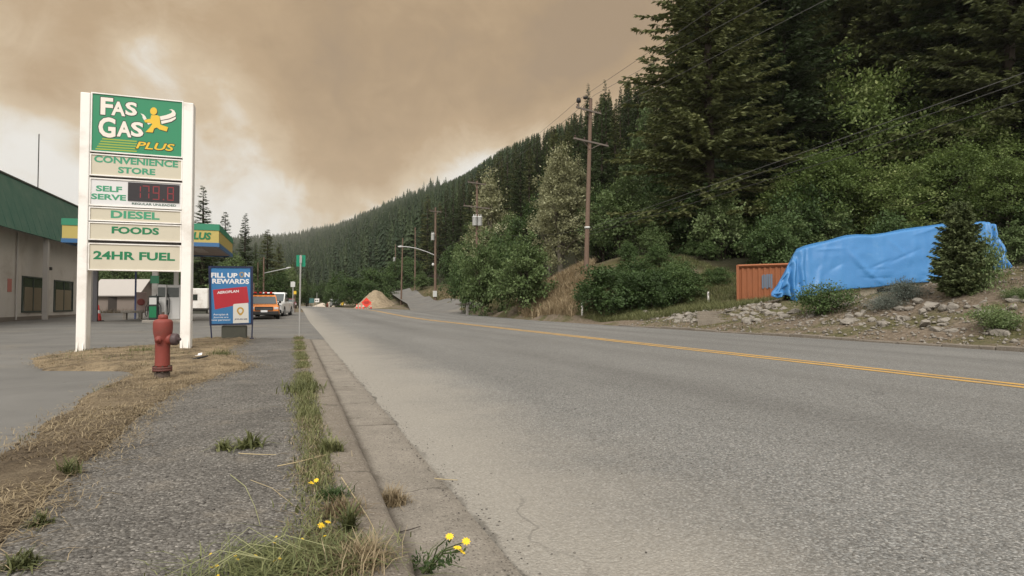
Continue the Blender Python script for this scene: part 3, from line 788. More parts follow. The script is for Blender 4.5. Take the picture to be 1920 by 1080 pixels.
# only trees that can be told apart become things of their own
ins = [i for i in order if -18 < math.degrees(math.atan2(pts[i, 1], pts[i, 2])) < 36]
near_i = [i for i in ins if pts[i, 0] < 300][:150]
near_set = set(near_i)
def tip_room(i):
    thd = math.degrees(math.atan2(pts[i, 1], pts[i, 2]))
    if thd > 36: return 99.
    return (H_EYE + float(np.interp(thd, RT, RE)) * pts[i, 0] - zg[i]) * random.uniform(.86, 1.03)
for i in near_i:
    cap = tip_room(i); hh = min(random.uniform(17, 27), cap)
    if hh < 6: continue
    s = hh / MID_H
    plant('fir_tree', random.choice(MID), (pts[i, 1], pts[i, 2], zg[i] - .4), 'dark green conifer in the dense stand on the near mountainside', 'fir tree', G_STAND, sc=(s * random.uniform(.95, 1.25), s * random.uniform(.95, 1.25), s))
def far_wood(idx):
    """many small conifers: ragged drooping skirts round a stem, in one mesh"""
    Vs = []; Fs = []; Ts = []; off = 0
    for i in idx:
        rr = pts[i, 0]; hh = random.uniform(9, 23) * (1 if random.random() > .12 else 1.3)
        if rr < 900: hh = min(hh, tip_room(i))
        if hh < 5: continue
        w = hh * random.uniform(.10, .20) * (1 + min(1., rr / 2600) * .35)
        nt, ns = (15, 9) if rr < 520 else ((10, 7) if rr < 1000 else (7, 5))
        q = np.arange(nt) / nt
        z_in = hh * (.10 + .90 * q + .9 / nt * .95); z_out = hh * (.06 + .90 * q)
        ro = w * (1 - q) ** .8
        a = np.linspace(0, 2 * math.pi, ns, endpoint=False)
        A = a[None, :] + rng.uniform(0, 6.28, (nt, 1))
        rr_ = ro[:, None] * rng.uniform(.62, 1.25, (nt, ns)); dz = rng.normal(0, .28 * hh / nt, (nt, ns))
        dA = math.pi / ns * .98
        apex = np.stack([np.zeros((nt, ns)), np.zeros((nt, ns)), np.repeat(np.minimum(z_in, hh)[:, None], ns, 1)], -1)
        o1 = np.stack([rr_ * np.cos(A - dA), rr_ * np.sin(A - dA), z_out[:, None] + dz], -1)
        o2 = np.stack([rr_ * np.cos(A + dA) * .96, rr_ * np.sin(A + dA) * .96, z_out[:, None] + dz + .25], -1)
        tri = np.stack([apex, o1, o2], 2).reshape(-1, 3) + np.array([pts[i, 1], pts[i, 2], zg[i] - .5])
        Vs.append(tri); n_ = nt * ns; Fs.append(np.arange(off, off + 3 * n_).reshape(-1, 3)); off += 3 * n_
        Ts.append(np.clip(random.random() ** 1.3 * .85 + rng.random(n_) * .22, 0, 1))
    return npmesh('forest', np.concatenate(Vs), np.concatenate(Fs), F_FAR, np.concatenate(Ts))
far_i = [i for i in order if i not in near_set]
tag(link('forest', far_wood(far_i)), 'dense dark conifer forest covering the far mountainside up to the ridge', 'forest', None, 'stuff')

# conifers beyond the fuel canopy, left of the road
for px, d, ty, k, w, lab in [(378, 92, 344, 1, 1.1, 'tallest ragged fir just right of the price sign, above the fuel canopy'), (420, 98, 394, 3, 1.1, 'second fir right of the price sign, round topped above the canopy corner'),
                    (458, 96, 399, 0, 1.0, 'slim pointed fir standing right of the canopy corner'), (500, 108, 427, 2, 1.15, 'dark fir with a flat crooked top, right of the slim pointed fir'),
                    (478, 112, 452, 1, 1.0, 'short fir between the slim fir and the crooked topped fir'), (522, 128, 452, 2, 1.0, 'short dark fir right of the crooked topped fir'),
                    (400, 118, 425, 0, 1.0, 'low fir seen between the two firs over the canopy'), (350, 105, 415, 3, 1.0, 'fir hidden behind the price sign, left of the tallest ragged fir'),
                    (548, 170, 488, 2, 1.0, 'small distant fir behind the green route marker post'), (575, 190, 498, 0, 1.0, 'small distant fir right of the route marker post')]:
    p = at(px, 572, d); z = float(grade(p.y)); h = at(px, ty, d).z - z; s = h / MID_H
    plant('fir_tree', MID[k], (p.x, p.y, z - .1), lab, 'fir tree', None, sc=(s * 1.5 * w, s * 1.5 * w, s))

# ------------------------------------------------------------------ broadleaf trees and shrubs
MAPLES = [leafy_meshes('maple', 31, 4.2, 11, 2.0, F_MAPLE, 200, 85, .24, 7, .42, shell=.45), leafy_meshes('maple', 32, 4.0, 10, 1.5, F_MAPLE, 175, 85, .23, 6, .42, shell=.45)]
ROUND = [leafy_meshes('alder', 41, 3.2, 9, 1.2, F_LIGHTB, 165, 55, .27, 6, .34), leafy_meshes('alder', 42, 3.4, 9, .8, F_BUSH, 165, 60, .26, 6, .36)]
POPS = [leafy_meshes('poplar', 51, 2.4, 15, .8, F_POP, 200, 84, .24, 9, .34, M_PALEBARK, upright=.35, shell=.25, top=.8, rag=.22), leafy_meshes('poplar', 52, 2.2, 13, .9, F_POP, 170, 80, .23, 9, .34, M_PALEBARK, upright=.35, shell=.25, top=.85, rag=.22)]
SHRUBS = [leafy_meshes('shrub', 61, 2.6, 4.4, .1, F_BUSH, 120, 62, .20, 6, .25, stems=4, shell=.5, top=.35), leafy_meshes('shrub', 62, 2.4, 5.0, .1, F_LIGHTB, 115, 62, .22, 6, .26, stems=4, shell=.5, top=.4),
          leafy_meshes('shrub', 63, 2.5, 3.8, .05, F_BUSH, 125, 62, .19, 7, .25, stems=5, shell=.5, top=.3)]
def leafy(kind, meshes, dims, px, d, top, rpx, label, cat, group=None, z=None, crown='crown', sink=0.):
    """place so that the crown's tip and half width match the photo at that distance"""
    p = at(px, 572, d); z0 = (gz(p.x, p.y) if p.x > XR + float(bend(p.y)) else float(grade(p.y))) if z is None else z
    z0 -= sink
    h = at(px, top, d).z - z0; w = rpx / FPX * d
    if h / dims[1] < .8 * w / dims[0]:
        mid_ = math.sqrt(max(h, .5) / dims[1] * w / dims[0]); h = .92 * mid_ * dims[1]; w = 1.05 * mid_ * dims[0]
    return plant(kind, meshes, (p.x, p.y, z0 - .05), label, cat, group, sc=(w / dims[0], w / dims[0], h / dims[1]), crown=crown)
for px, d, top, rp, k, lab in [(1555, 44, 262, 92, 0, 'light green maple just above the left half of the blue tarp'), (1672, 41, 300, 85, 1, 'light green maple above the middle of the blue tarp'),
                               (1790, 42, 270, 90, 0, 'maple above the right part of the tarp behind the small spruce'), (1895, 38, 300, 80, 1, 'maple at the right edge above the end of the tarp'),
                               (1620, 52, 120, 110, 1, 'tall maple high among the firs above the tarp, the upper one'), (1480, 46, 330, 60, 1, 'small maple behind the left end of the tarp'),
                               (1745, 50, 170, 90, 0, 'maple standing high between the firs right of the upper maple'), (1850, 46, 190, 80, 1, 'maple high up at the right edge under the firs')]:
    leafy('maple_tree', MAPLES[k], (4.2, 11) if k == 0 else (4.0, 10), px, d, top, rp, lab, 'maple tree')
for px, d, top, rp, k, lab in [(1165, 54, 328, 62, 0, 'broadleaf tree with big light leaves just right of the tall utility pole'), (1232, 52, 360, 48, 0, 'smaller light broadleaf tree between the utility pole and the dark firs'),
                               (1130, 64, 350, 50, 1, 'darker broadleaf tree close behind the tall utility pole'), (1010, 70, 372, 55, 1, 'broadleaf tree left of the tall pale poplar base'),
                               (950, 72, 400, 46, 0, 'green broadleaf tree between the two pale poplars'), (1290, 50, 410, 55, 1, 'dark broadleaf tree left of the shipping container, under the firs'), (1215, 76, 190, 42, 0, 'light broadleaf tree lit up on the edge of the firs, left of the overhanging branch')]:
    leafy('broadleaf_tree', ROUND[k], (3.2, 9) if k == 0 else (3.4, 9), px, d, top, rp, lab, 'tree')
for px, d, top, rp, k, lab in [(1052, 60, 262, 48, 0, 'tall pale grey green poplar left of the big utility pole'), (920, 74, 322, 42, 1, 'pale poplar behind the pole with the transformers'), (1080, 66, 300, 36, 1, 'second pale poplar crowding the big utility pole'), (1030, 66, 300, 30, 1, 'slim pale poplar on the left flank of the tall one')]:
    leafy('poplar_tree', POPS[k], (2.4, 15) if k == 0 else (2.2, 13), px, d, top, rp, lab, 'poplar')
for px, d, top, rp, k, lab in [(905, 50, 448, 44, 1, 'light leafy shrub left of the dry grass bank, the farther one'), (985, 45, 452, 60, 1, 'big leafy shrub right beside the dry grass bank'), (945, 52, 440, 48, 0, 'dark shrub behind the two leafy shrubs by the bank'),
                               (1150, 35, 494, 72, 2, 'big dark green bush in front of the tall utility pole'), (1195, 38, 478, 52, 0, 'dark bush behind the big bush, right of the utility pole foot'), (1270, 39, 497, 48, 0, 'bush between the big dark bush and the container'),
                               (1105, 37.5, 525, 32, 2, 'small bush at the foot of the tall utility pole by the white marker'), (1330, 44, 470, 58, 0, 'dark bush under the firs left of the container'), (1400, 46, 440, 60, 0, 'dark bush directly behind the orange container'),
                               (1222, 35, 505, 55, 2, 'bush joining the big dark bush on its right side'), (1285, 36, 512, 52, 0, 'low bush between the joined bushes and the container'), (1235, 42, 478, 60, 0, 'dark bush behind the joined bushes right of the utility pole'), (1345, 38, 512, 45, 2, 'low dark bush just left of the orange container'), (1180, 44, 468, 46, 0, 'dark bush right behind the foot of the tall utility pole'), (1305, 46, 470, 60, 2, 'dark bush deep under the firs left of the container'),
                               (1268, 34.5, 494, 52, 0, 'rounded bush at the right end of the joined bushes by the highway'), (1228, 34, 498, 50, 2, 'low front bush between the big dark bush and the rounded one'),
                               (1225, 46, 440, 50, 1, 'bush with light leaves behind the dark bushes'), (870, 56, 480, 32, 0, 'shrub at the left end of the leafy row beside the highway'),
                               (850, 96, 460, 38, 0, 'dark bush right of the street lamp pole'), (880, 90, 430, 40, 1, 'light bush behind the right side of the street lamp pole'),
                               (790, 112, 520, 24, 1, 'bright low bush left of the street lamp pole'), (810, 118, 525, 20, 2, 'low dark bush at the foot of the street lamp pole'), (740, 150, 490, 42, 0, 'round tree like bush above the top of the side road'), (770, 165, 480, 30, 2, 'dark bush at the end of the side road'),
                               (672, 104, 520, 42, 2, 'dark bush left of the gravel mound behind the diamond sign'), (640, 125, 512, 30, 0, 'dark bush farther left of the gravel mound'), (705, 120, 500, 40, 2, 'bush on the skyline of the gravel mound'),
                               (1545, 45, 430, 70, 0, 'dark undergrowth bush behind the left half of the tarp'), (1700, 44, 400, 75, 2, 'dark undergrowth bush behind the middle of the tarp'), (1905, 31, 420, 42, 1, 'bush beside the right end of the tarp')]:
    dm = ((2.6, 4.4), (2.4, 5.0), (2.5, 3.8))[k]
    leafy('shrub', SHRUBS[k], dm, px, d, top, rp, lab, 'shrub', crown='foliage')
for px, d, top, rp, k, lab in [(230, 100, 500, 60, 0, 'leafy tree behind the shed roof seen under the price sign'), (320, 96, 498, 60, 1, 'leafy tree behind the fuel pumps seen under the price sign'), (440, 88, 476, 40, 0, 'leafy tree behind the reward poster, below the canopy corner'),
                               (385, 94, 480, 44, 0, 'leafy tree behind the white trailer under the canopy edge'), (520, 100, 505, 34, 1, 'dark tree behind the orange pickup'), (480, 104, 490, 36, 1, 'dark leafy tree behind the left street lamp'), (560, 130, 520, 28, 1, 'leafy tree behind the route marker post'), (180, 105, 505, 50, 1, 'leafy tree behind the left part of the shed'),
                               (600, 200, 530, 22, 1, 'leafy tree at the far end of the highway'), (545, 118, 498, 20, 0, 'pale withered tree left of the route marker post'), (275, 110, 505, 50, 0, 'leafy tree behind the right end of the shed')]:
    leafy('broadleaf_tree', ROUND[k], (3.2, 9) if k == 0 else (3.4, 9), px, d, top, rp, lab, 'tree')
# undergrowth that closes the slope below the firs
G_UNDER = 'undergrowth below the big firs'
for k_ in range(64):
    px = random.uniform(1235, 2040); d = random.uniform(36, 66) if px > 1400 else random.uniform(44, 70); top = random.uniform(330, 470) - (d - 45) * 2.2
    k = random.choice((0, 0, 2, 1)); dm = ((2.6, 4.4), (2.4, 5.0), (2.5, 3.8))[k]
    leafy('shrub', SHRUBS[k], dm, px, d, top, random.uniform(42, 80), 'dark leafy undergrowth shrub filling the slope below the big firs', 'shrub', G_UNDER, crown='foliage')
# planting on the stony berm
SMALL = [leafy_meshes('small shrub', 71, .95, 1.25, .05, F_BUSH, 80, 60, .075, 5, .16, stems=5, shell=.45, top=.3), leafy_meshes('sage', 72, .9, .8, .03, F_SAGE, 90, 70, .075, 5, .15, stems=6, upright=.6, shell=.45, top=.3, aspect=.25),
         leafy_meshes('small shrub', 73, .7, .9, .04, F_LIGHTB, 70, 60, .06, 5, .13, stems=5, upright=.3, shell=.45, top=.3)]
def small(kind, k, px, py, rp, top, label):
    p = hit(px, py, 9, 40); d = (p - Vector((0, 0, H_EYE))).dot(ray(960, 540).normalized())
    h = at(px, top, d).z - p.z; w = rp / FPX * d; dm = ((.95, 1.25), (.9, .8), (.7, .9))[k]
    return plant(kind, SMALL[k], (p.x, p.y, p.z - .06), label, 'shrub', None, sc=(w / dm[0], w / dm[0], max(.4, h / dm[1])), crown='foliage')
small('shrub', 0, 1542, 588, 54, 528, 'round green shrub on the rocks in front of the blue tarp')
small('sage_bush', 1, 1695, 566, 42, 524, 'low grey sage bush under the middle of the blue tarp')
small('sage_bush', 1, 1660, 580, 34, 552, 'smaller grey sage bush spilling down the rocks')
small('shrub', 2, 1868, 618, 42, 570, 'bright green low shrub near the kerb at the right edge')
small('shrub', 2, 1845, 545, 40, 440, 'sapling by the small spruce in front of the right end of the tarp')
small('shrub', 2, 1910, 560, 24, 538, 'small green tuft on the berm at the right edge')
SPR = fir_meshes('young spruce', 3.6, 1.0, 81, F_SPRUCE, whorl=.085, nb=13, spray=.19, bare=.01, shape=.36, twigs=70, droop=.03)
p = hit(1800, 556, 10, 40); d = (p - Vector((0, 0, 1))).dot(ray(960, 540).normalized()); hh = at(1795, 374, d).z - p.z
plant('spruce_tree', SPR, (p.x, p.y, p.z - .05), 'young dense spruce standing in front of the blue tarp', 'spruce tree', None, sc=(40 / FPX * d / .95, 40 / FPX * d / .95, hh / 3.6))

# ------------------------------------------------------------------ grasses
def blades(name, P, hgt, m, lean=.5, wid=.006, label=None, cat='grass', up=1., seg=2):
    """thin bent blades rooted at P"""
    n = len(P); a = rng.uniform(0, 6.28, n); h = hgt * rng.uniform(.5, 1.4, n)
    d = np.stack([np.cos(a), np.sin(a), np.zeros(n)], 1); s = np.stack([-np.sin(a), np.cos(a), np.zeros(n)], 1)
    ln = np.abs(rng.normal(0, lean, n))
    mid = P + d * (h * .35 * ln)[:, None] + np.array([0, 0, 1.]) * (h * .55 / (1 + ln * .6) * up)[:, None]
    tip = P + d * (h * (.45 + .6 * ln))[:, None] * .9 + np.array([0, 0, 1.]) * (h * np.clip(1 - ln * .62, .06, 1) * up)[:, None]
    w = (wid * rng.uniform(.6, 1.4, n))[:, None]
    V = np.stack([P - s * w, P + s * w, mid + s * w * .8, mid - s * w * .8, tip + s * w * .15, tip - s * w * .15], 1).reshape(-1, 3)
    i = np.arange(n)[:, None] * 6
    F = np.concatenate([i + np.array([[0, 1, 2, 3]]), i + np.array([[3, 2, 4, 5]])])
    t = rng.random(n); return npmesh(name, V, F, m, np.concatenate([t, t]))
def stuff(name, me, label, cat): return tag(link(name, me), label, cat, None, 'stuff')
# dry verge
n = 60000
Y_ = -1.5 + 20 * rng.random(n) ** 1.15; t_ = rng.random(n); X_ = vleft(Y_) * (1 - t_) + vright(Y_) * t_ + rng.normal(0, .10, n)
den = fbm(X_, Y_, 1.6, 21) * 2.2 + .32 + .45 * (t_ > .84) + .35 * (Y_ > 7.5)
k = rng.random(n) < den
P = np.stack([X_, Y_, verge_z(X_, Y_, t_) - .004], 1)[k]
stuff('dry_grass', blades('dry_grass', P, .07, F_STRAW, 1.7, .0022, up=.5), 'flattened straw coloured grass on the verge around the hydrant', 'grass')
n = 14000; Y_ = -1.5 + 19 * rng.random(n); t_ = rng.random(n); X_ = vleft(Y_) * (1 - t_) + vright(Y_) * t_
k = fbm(X_, Y_, 1.4, 33) > .04
stuff('dead_grass', blades('dead_grass', np.stack([X_, Y_, verge_z(X_, Y_, t_) - .004], 1)[k], .06, F_BROWN, 1.4, .003, up=.5), 'dark dead grass and litter matted over the verge', 'grass')
n = 9000; Y_ = -1 + 19 * rng.random(n); t_ = rng.random(n); X_ = vleft(Y_) * (1 - t_) + vright(Y_) * t_
k = fbm(X_, Y_, 1.1, 44) > .2
stuff('green_grass', blades('green_grass', np.stack([X_, Y_, verge_z(X_, Y_, t_) - .004], 1)[k], .06, F_GRASS, .9, .003), 'sparse green grass growing through the dry verge', 'grass')
# weeds along the back of the kerb
n = 22000; Y_ = .6 + 18 * rng.random(n) ** 1.2; X_ = XK0 - .06 + rng.normal(0, .055, n) - .10 * rng.random(n) * (fbm(Y_, Y_ * 0, .7, 3) + .5)
k = (fbm(Y_, Y_ * 0, 1.3, 52) > np.where(Y_ < 5, -.5, -.1)) & (rng.random(n) < np.where(Y_ < 5, .55, 1)) & (X_ < XK0 + .05)
stuff('kerb_weeds', blades('kerb_weeds', np.stack([X_, Y_, np.full(n, .105)], 1)[k], .055, F_GRASS, 1.0, .003), 'green weeds growing along the back of the kerb', 'weeds')
k = (fbm(Y_, Y_ * 0, 1.1, 57) > np.where(Y_ < 5, -.5, -.12))
stuff('kerb_straw', blades('kerb_straw', np.stack([X_ + rng.normal(0, .03, n), Y_, np.full(n, .105)], 1)[k][:13000], .06, F_STRAW, 1.5, .0022, up=.6), 'dry straw tangled among the weeds along the kerb', 'grass')
# bank and verge right of the highway
def scatter_land(n, x0, x1, y0, y1, test):
    X = rng.uniform(x0, x1, n); Y = rng.uniform(y0, y1, n); k = test(X, Y); X = X[k]; Y = Y[k]
    return np.stack([X, Y, ground_z(X, Y) - .03], 1)
def column_of(X, Y, Z=1.5):
    w = CM.transposed(); q = np.stack([X, Y, np.full_like(X, Z - H_EYE)], 1) @ np.array(w).T
    return 960 + FPX * q[:, 0] / -q[:, 2]
P = scatter_land(52000, 15.4, 23, 33, 48, lambda X, Y: (X - XR > .8) & (fbm(X, Y, .5, 61) > -.2) & (column_of(X, Y) > 972) & (column_of(X, Y) < 1112 + 25 * fbm(X, Y, .8, 62)))
stuff('bank_grass', blades('bank_grass', P, .62, F_PINK, .45, .016), 'tall pinkish dry grass on the bank left of the big bush', 'grass')
P = scatter_land(80000, 15.8, 27, 22.5, 38, lambda X, Y: (fbm(X, Y, .45, 66) > -.12) & (X - 15.6 > .25 * (36 - Y) * .12) & ~((Y < 25.5) & (X < 19)))
stuff('tall_grass', blades('tall_grass', P, .32, F_GRASS, .6, .009), 'tall green grass between the roadside bushes and the container', 'grass')
P = scatter_land(24000, 14.6, 22, 46, 100, lambda X, Y: (X - XR - bend(Y) > .7) & (fbm(X, Y, .3, 71) > -.15) & (np.abs(X - np.interp(Y, [58, 75, 90, 115], [15.0, 16.0, 16.8, 19.5])) > 2.7))
stuff('roadside_grass', blades('roadside_grass', P, .40, F_GRASS, .6, .02), 'patchy grass beside the highway at the foot of the side road', 'grass')
P = scatter_land(9000, 17, 24, 60, 105, lambda X, Y: (np.abs(X - np.interp(Y, [58, 75, 90, 115], [15.0, 16.0, 16.8, 19.5])) > 2.6) & (fbm(X, Y, .25, 75) > -.05))
stuff('dry_grass', blades('dry_grass', P, .6, F_PINK, .5, .025), 'dry yellow grass around the street lamp pole', 'grass')
P = scatter_land(26000, 15.4, 27, 3, 24, lambda X, Y: fbm(X, Y, .7, 81) > .06)
stuff('berm_grass', blades('berm_grass', P, .16, F_GRASS, .8, .008), 'thin green weeds scattered over the stony berm', 'weeds')
P = scatter_land(20000, 15.0, 27, 3, 24, lambda X, Y: fbm(X, Y, .6, 84) > .03)
stuff('berm_straw', blades('berm_straw', P, .14, F_BROWN, 1.0, .008), 'dry brown grass scattered over the stony berm', 'grass')
# ------------------------------------------------------------------ price sign
M_WHITE = mat('white painted steel', (.78, .75, .70), .45, .06, 2.5, dirt=(.40, .33, .25), dirt_amt=.5)
M_CREAM = mat('sun faded cream panel', (.52, .475, .37), .5, .05, 3, dirt=(.40, .34, .26), dirt_amt=.25)
M_GREYP = mat('pale grey panel', (.62, .61, .60), .5, .05, 3)
M_GREEN = mat('green sign face', (.030, .215, .105), .4, .06, 3)
M_GTXT = mat('green lettering', (.012, .16, .065), .5, .05)
M_GTXT2 = mat('faded green lettering', (.055, .27, .15), .5, .05)
M_BLK = mat('black lettering edge', (.022, .02, .018), .5)
M_LETW = mat('cream white lettering', (.72, .66, .58), .5, .04)
M_YEL = mat('yellow emblem', (.68, .44, .04), .5, .05)
M_LIME = mat('yellow green stripe', (.30, .36, .05), .5, .05)
M_DKSTEEL = mat('dark gap steel', (.05, .045, .04), .7)
SY = 13.8; SB = Vector((-2.97, SY, .09))
def sgn(px, py): p = on_y(px, py, SY); return p.x, p.z
sign = empty('price_sign', SB, 'tall white and green roadside fuel price sign on two white posts', 'sign')
XL, XRt = -3.775, -2.175
for x0, x1 in ((-3.945, XL - .004), (XRt + .004, -1.985)):
    mb = MB(); mb.box((x0, SY - .02, .09), (x1, SY + .27, 5.125), .012)
    post = mb.build('post', M_WHITE, sign, SB)
    mb = MB()
    mb.box((x0 - .06, SY - .08, .085), (x1 + .06, SY + .33, .112))
    for bx in (x0 + .035, x1 - .035):
        mb.prism([(bx - .006, SY - .021, .112), (bx - .006, SY - .075, .112), (bx - .006, SY - .021, .30)], (.012, 0, 0))
    mb.build('base_plate', M_WHITE, post, SB)
def panel(name, ytop, ybot, m, label=None, recess=.018, fr=.022):
    """framed box of the sign between two photo rows taken at its left edge"""
    zt = sgn(169, ytop)[1]; zb = sgn(167, ybot)[1]
    mb = MB()
    y0, y1 = SY + .0, SY + .22
    mb.box((XL, y0, zb), (XRt, y1, zb + fr)); mb.box((XL, y0, zt - fr), (XRt, y1, zt)); mb.box((XL, y0, zb + fr), (XL + fr, y1, zt - fr)); mb.box((XRt - fr, y0, zb + fr), (XRt, y1, zt - fr))
    mb.box((XL + fr, y0 + .05, zb + fr), (XRt - fr, y1 - .02, zt - fr))
    f = mb.build('sign_cabinet', M_WHITE, sign, SB)
    f2 = MB().box((XL + fr + .001, y0 + recess, zb + fr + .001), (XRt - fr - .001, y0 + .049, zt - fr - .001)).build(name, m, sign, SB)
    return f2, SY + recess, zt, zb
def words(body, parent, yp, pxl, yt, yb, pxr, m, bold=.02, shear=0., grow=0., depth=.003, back=0.):
    x0, zt = sgn(pxl, yt); _, zb = sgn(pxl, yb); x1, _ = sgn(pxr, yt)
    return lettering(body, x0 - grow, zb - grow, x1 + grow, zt + grow, m, parent, lambda x, z, o: (x - SB.x, yp - back - o - SB.y, z - SB.z), depth, bold, shear)
f, yp, _, _ = panel('green_panel', 172, 283.5, M_GREEN)
Z7 = lambda x, y: (150 + x / 7.714, 160 + y / 7.714)
def words7(body, l, t, b, r, m, **k):
    p, q = Z7(l, t); _, qb = Z7(l, b); pr, _ = Z7(r, t); return words(body, f, yp, p, q, qb, pr, m, **k)
for body, l, t, b, r in (('F', 297, 165, 418, 478), ('A', 452, 222, 428, 655), ('S', 655, 232, 428, 826), ('G', 266, 447, 742, 515), ('A', 532, 508, 735, 745), ('S', 735, 520, 735, 918)):
    words7(body, l, t, b, r, M_BLK, bold=.05, grow=.014, depth=.002)
    words7(body, l, t, b, r, M_LETW, bold=.035, depth=.003, back=.0025)
words7('PLUS', 800, 803, 915, 1372, M_BLK, bold=.045, grow=.008, shear=.25, depth=.002)
words7('PLUS', 805, 806, 910, 1368, M_YEL, bold=.02, shear=.25, depth=.003, back=.0025)
def poly7(pts, m, back, name, depth=.002):
    mb = MB(); P = []
    for x, y in pts:
        a, b = sgn(*Z7(x, y)); P.append((a, yp - back, b))
    mb.prism(P, (0, -depth, 0)); return mb.build(name, m, f, SB)
for i in range(5):
    yl = 760 + i * 36; xl = 322 - i * 24
    poly7([(xl, yl), (820, yl + 40), (815, yl + 56), (xl - 10, yl + 18)], M_LIME, 0, 'stripe')
ell = lambda cx, cy, rx, ry, n=20: [(cx + rx * math.cos(2 * math.pi * k / n), cy + ry * math.sin(2 * math.pi * k / n)) for k in range(n)]
BODY = [(1028, 428), (1110, 428), (1150, 446), (1160, 562), (1195, 578), (1272, 602), (1252, 664), (1150, 636), (1108, 606), (1070, 622), (1050, 680), (945, 672), (1002, 614), (1046, 556), (1010, 540), (942, 533), (922, 505), (965, 490), (1018, 480)]
SW1 = [(1152, 446), (1240, 428), (1310, 402), (1332, 380), (1318, 358), (1285, 352), (1322, 342), (1362, 362), (1384, 404), (1376, 440), (1290, 476), (1164, 502)]
SW2 = [(1168, 512), (1290, 490), (1384, 450), (1382, 482), (1320, 522), (1180, 556)]
HAND = [(872, 402), (920, 420), (948, 452), (962, 486), (924, 500), (905, 470), (900, 436)]
for pts in (BODY, SW1, SW2, ell(1062, 372, 50, 56)):
    poly7([(x + 9, y + 11) for x, y in pts], M_BLK, 0, 'runner_shadow', .0015)
for pts, m in ((SW1, M_LETW), (SW2, M_LETW), (HAND, M_LETW), ([(968, 541), (1030, 546), (985, 566)], M_LETW)):
    poly7(pts, m, .0018, 'swoosh')
poly7(BODY, M_YEL, .002, 'runner'); poly7(ell(1062, 370, 50, 55), M_YEL, .002, 'runner_head')
f, yp, _, _ = panel('cream_panel', 287, 328, M_CREAM)
words('CONVENIENCE', f, yp, 176, 290.5, 303.5, 334, M_GTXT2, .035); words('STORE', f, yp, 221, 312, 324, 291, M_GTXT2, .035)
f, yp, _, _ = panel('grey_panel', 332.5, 385, M_GREYP)
words('SELF', f, yp, 179.5, 347, 358, 228.5, M_GTXT2, .035); words('SERVE', f, yp, 170.5, 362, 373, 236, M_GTXT2, .035)
words('REGULAR UNLEADED', f, yp, 247, 379.2, 383.4, 330, mat('dark green small print', (.03, .09, .06), .5), .02)
x0, zt = sgn(240, 341.5); x1, _ = sgn(336.5, 346); _, zb = sgn(240, 376)
led = MB().box((x0, SY + .004, zb), (x1, SY + .03, zt)).build('price_display', mat('dark display face', (.028, .024, .026), .35), f, SB)
m_, t_ = new_mat('red display segments'); finish(t_, (.22, .03, .035), .5, emit=(1, .08, .07), estr=.045); M_SEG = m_
SEG = {'a': (0, 1, 1, 1), 'b': (1, .5, 1, 1), 'c': (1, 0, 1, .5), 'd': (0, 0, 1, 0), 'e': (0, 0, 0, .5), 'f': (0, .5, 0, 1), 'g': (0, .5, 1, .5)}
DIG = {'1': 'bc', '7': 'abc', '9': 'abcdfg', '8': 'abcdefg'}
mb = MB(); hw = (zt - zb); cx = x0 + .14
for ch, cxp in (('1', 258), ('7', 274), ('9', 293), ('8', 320)):
    mb = MB(); xx, _ = sgn(cxp, 345); w = .10; h = hw * .70; zz = zb + hw * .14
    for s_ in DIG[ch]:
        a, b, c, d = SEG[s_]
        ax, az, bx, bz = xx - w / 2 + a * w, zz + b * h, xx - w / 2 + c * w, zz + d * h; t = .0085
        mb.box((min(ax, bx) - t, SY + .001, min(az, bz) - t * (ax == bx) * -1.6 - (t if ax != bx else 0)), (max(ax, bx) + t, SY + .0038, max(az, bz) - t * 1.6 * (ax == bx) + (t if ax != bx else 0)))
    mb.build('digit', M_SEG, led, SB)
xx, _ = sgn(307, 345); MB().box((xx - .012, SY + .001, zb + hw * .12), (xx + .012, SY + .0038, zb + hw * .12 + .024)).build('decimal_point', M_SEG, led, SB)
f, yp, _, _ = panel('cream_panel', 387, 413.5, M_CREAM); words('DIESEL', f, yp, 207.5, 394, 408.5, 299, M_GTXT2, .035)
f, yp, _, _ = panel('cream_panel', 415.5, 449.5, M_CREAM); words('FOODS', f, yp, 209, 424, 437.5, 298, M_GTXT, .04)
f, yp, _, _ = panel('cream_panel', 455, 506.5, M_CREAM); words('24HR FUEL', f, yp, 174.5, 470, 486, 328, M_GTXT, .035)
MB().box((XL + .02, SY + .06, 1.75), (XRt - .02, SY + .19, 5.10)).build('frame_core', M_DKSTEEL, sign, SB)

# ------------------------------------------------------------------ hydrant
hb = on_z(304, 711, .115)
M_HYD = mat('sun dulled red paint', (.195, .040, .029), .55, .2, 9, .35, 80, dirt=(.12, .055, .042), dirt_amt=.65)
M_HYB = mat('rusty dark iron', (.075, .055, .042), .8, .3, 12, .5, 60)
M_HYC = mat('dull cap paint', (.075, .05, .05), .6, .2, 9)
hyd = empty('fire_hydrant', hb, 'dull red fire hydrant standing in the dry grass before the price sign', 'fire hydrant', None, 0., (.90, .90, 1.0))
MB().lathe([(.0, .15), (.092, .15), (.09, .17), (.088, .30), (.089, .43), (.098, .49), (.112, .55), (.117, .60), (.117, .672), (.113, .69), (.10, .706), (.07, .716), (.058, .722), (0, .722)], n=28).build('barrel', M_HYD, hyd)
MB().lathe([(0, .72), (.058, .72), (.060, .735), (.056, .760), (.040, .772), (0, .774)], n=20).build('bonnet', M_HYD, hyd)
MB().lathe([(0, .772), (.02, .772), (.018, .800), (0, .803)], n=5, smooth=False).build('operating_nut', M_HYB, hyd)
MB().lathe([(0, -.06), (.092, -.06), (.092, .10), (0, .10)], n=24).build('base_pipe', M_HYB, hyd)
fl = MB().lathe([(0, .10), (.118, .10), (.118, .122), (.112, .124), (.112, .128), (.118, .130), (.118, .15), (0, .15)], n=24).build('flange', mat('dark red flange', (.11, .04, .032), .7, .2, 12), hyd)
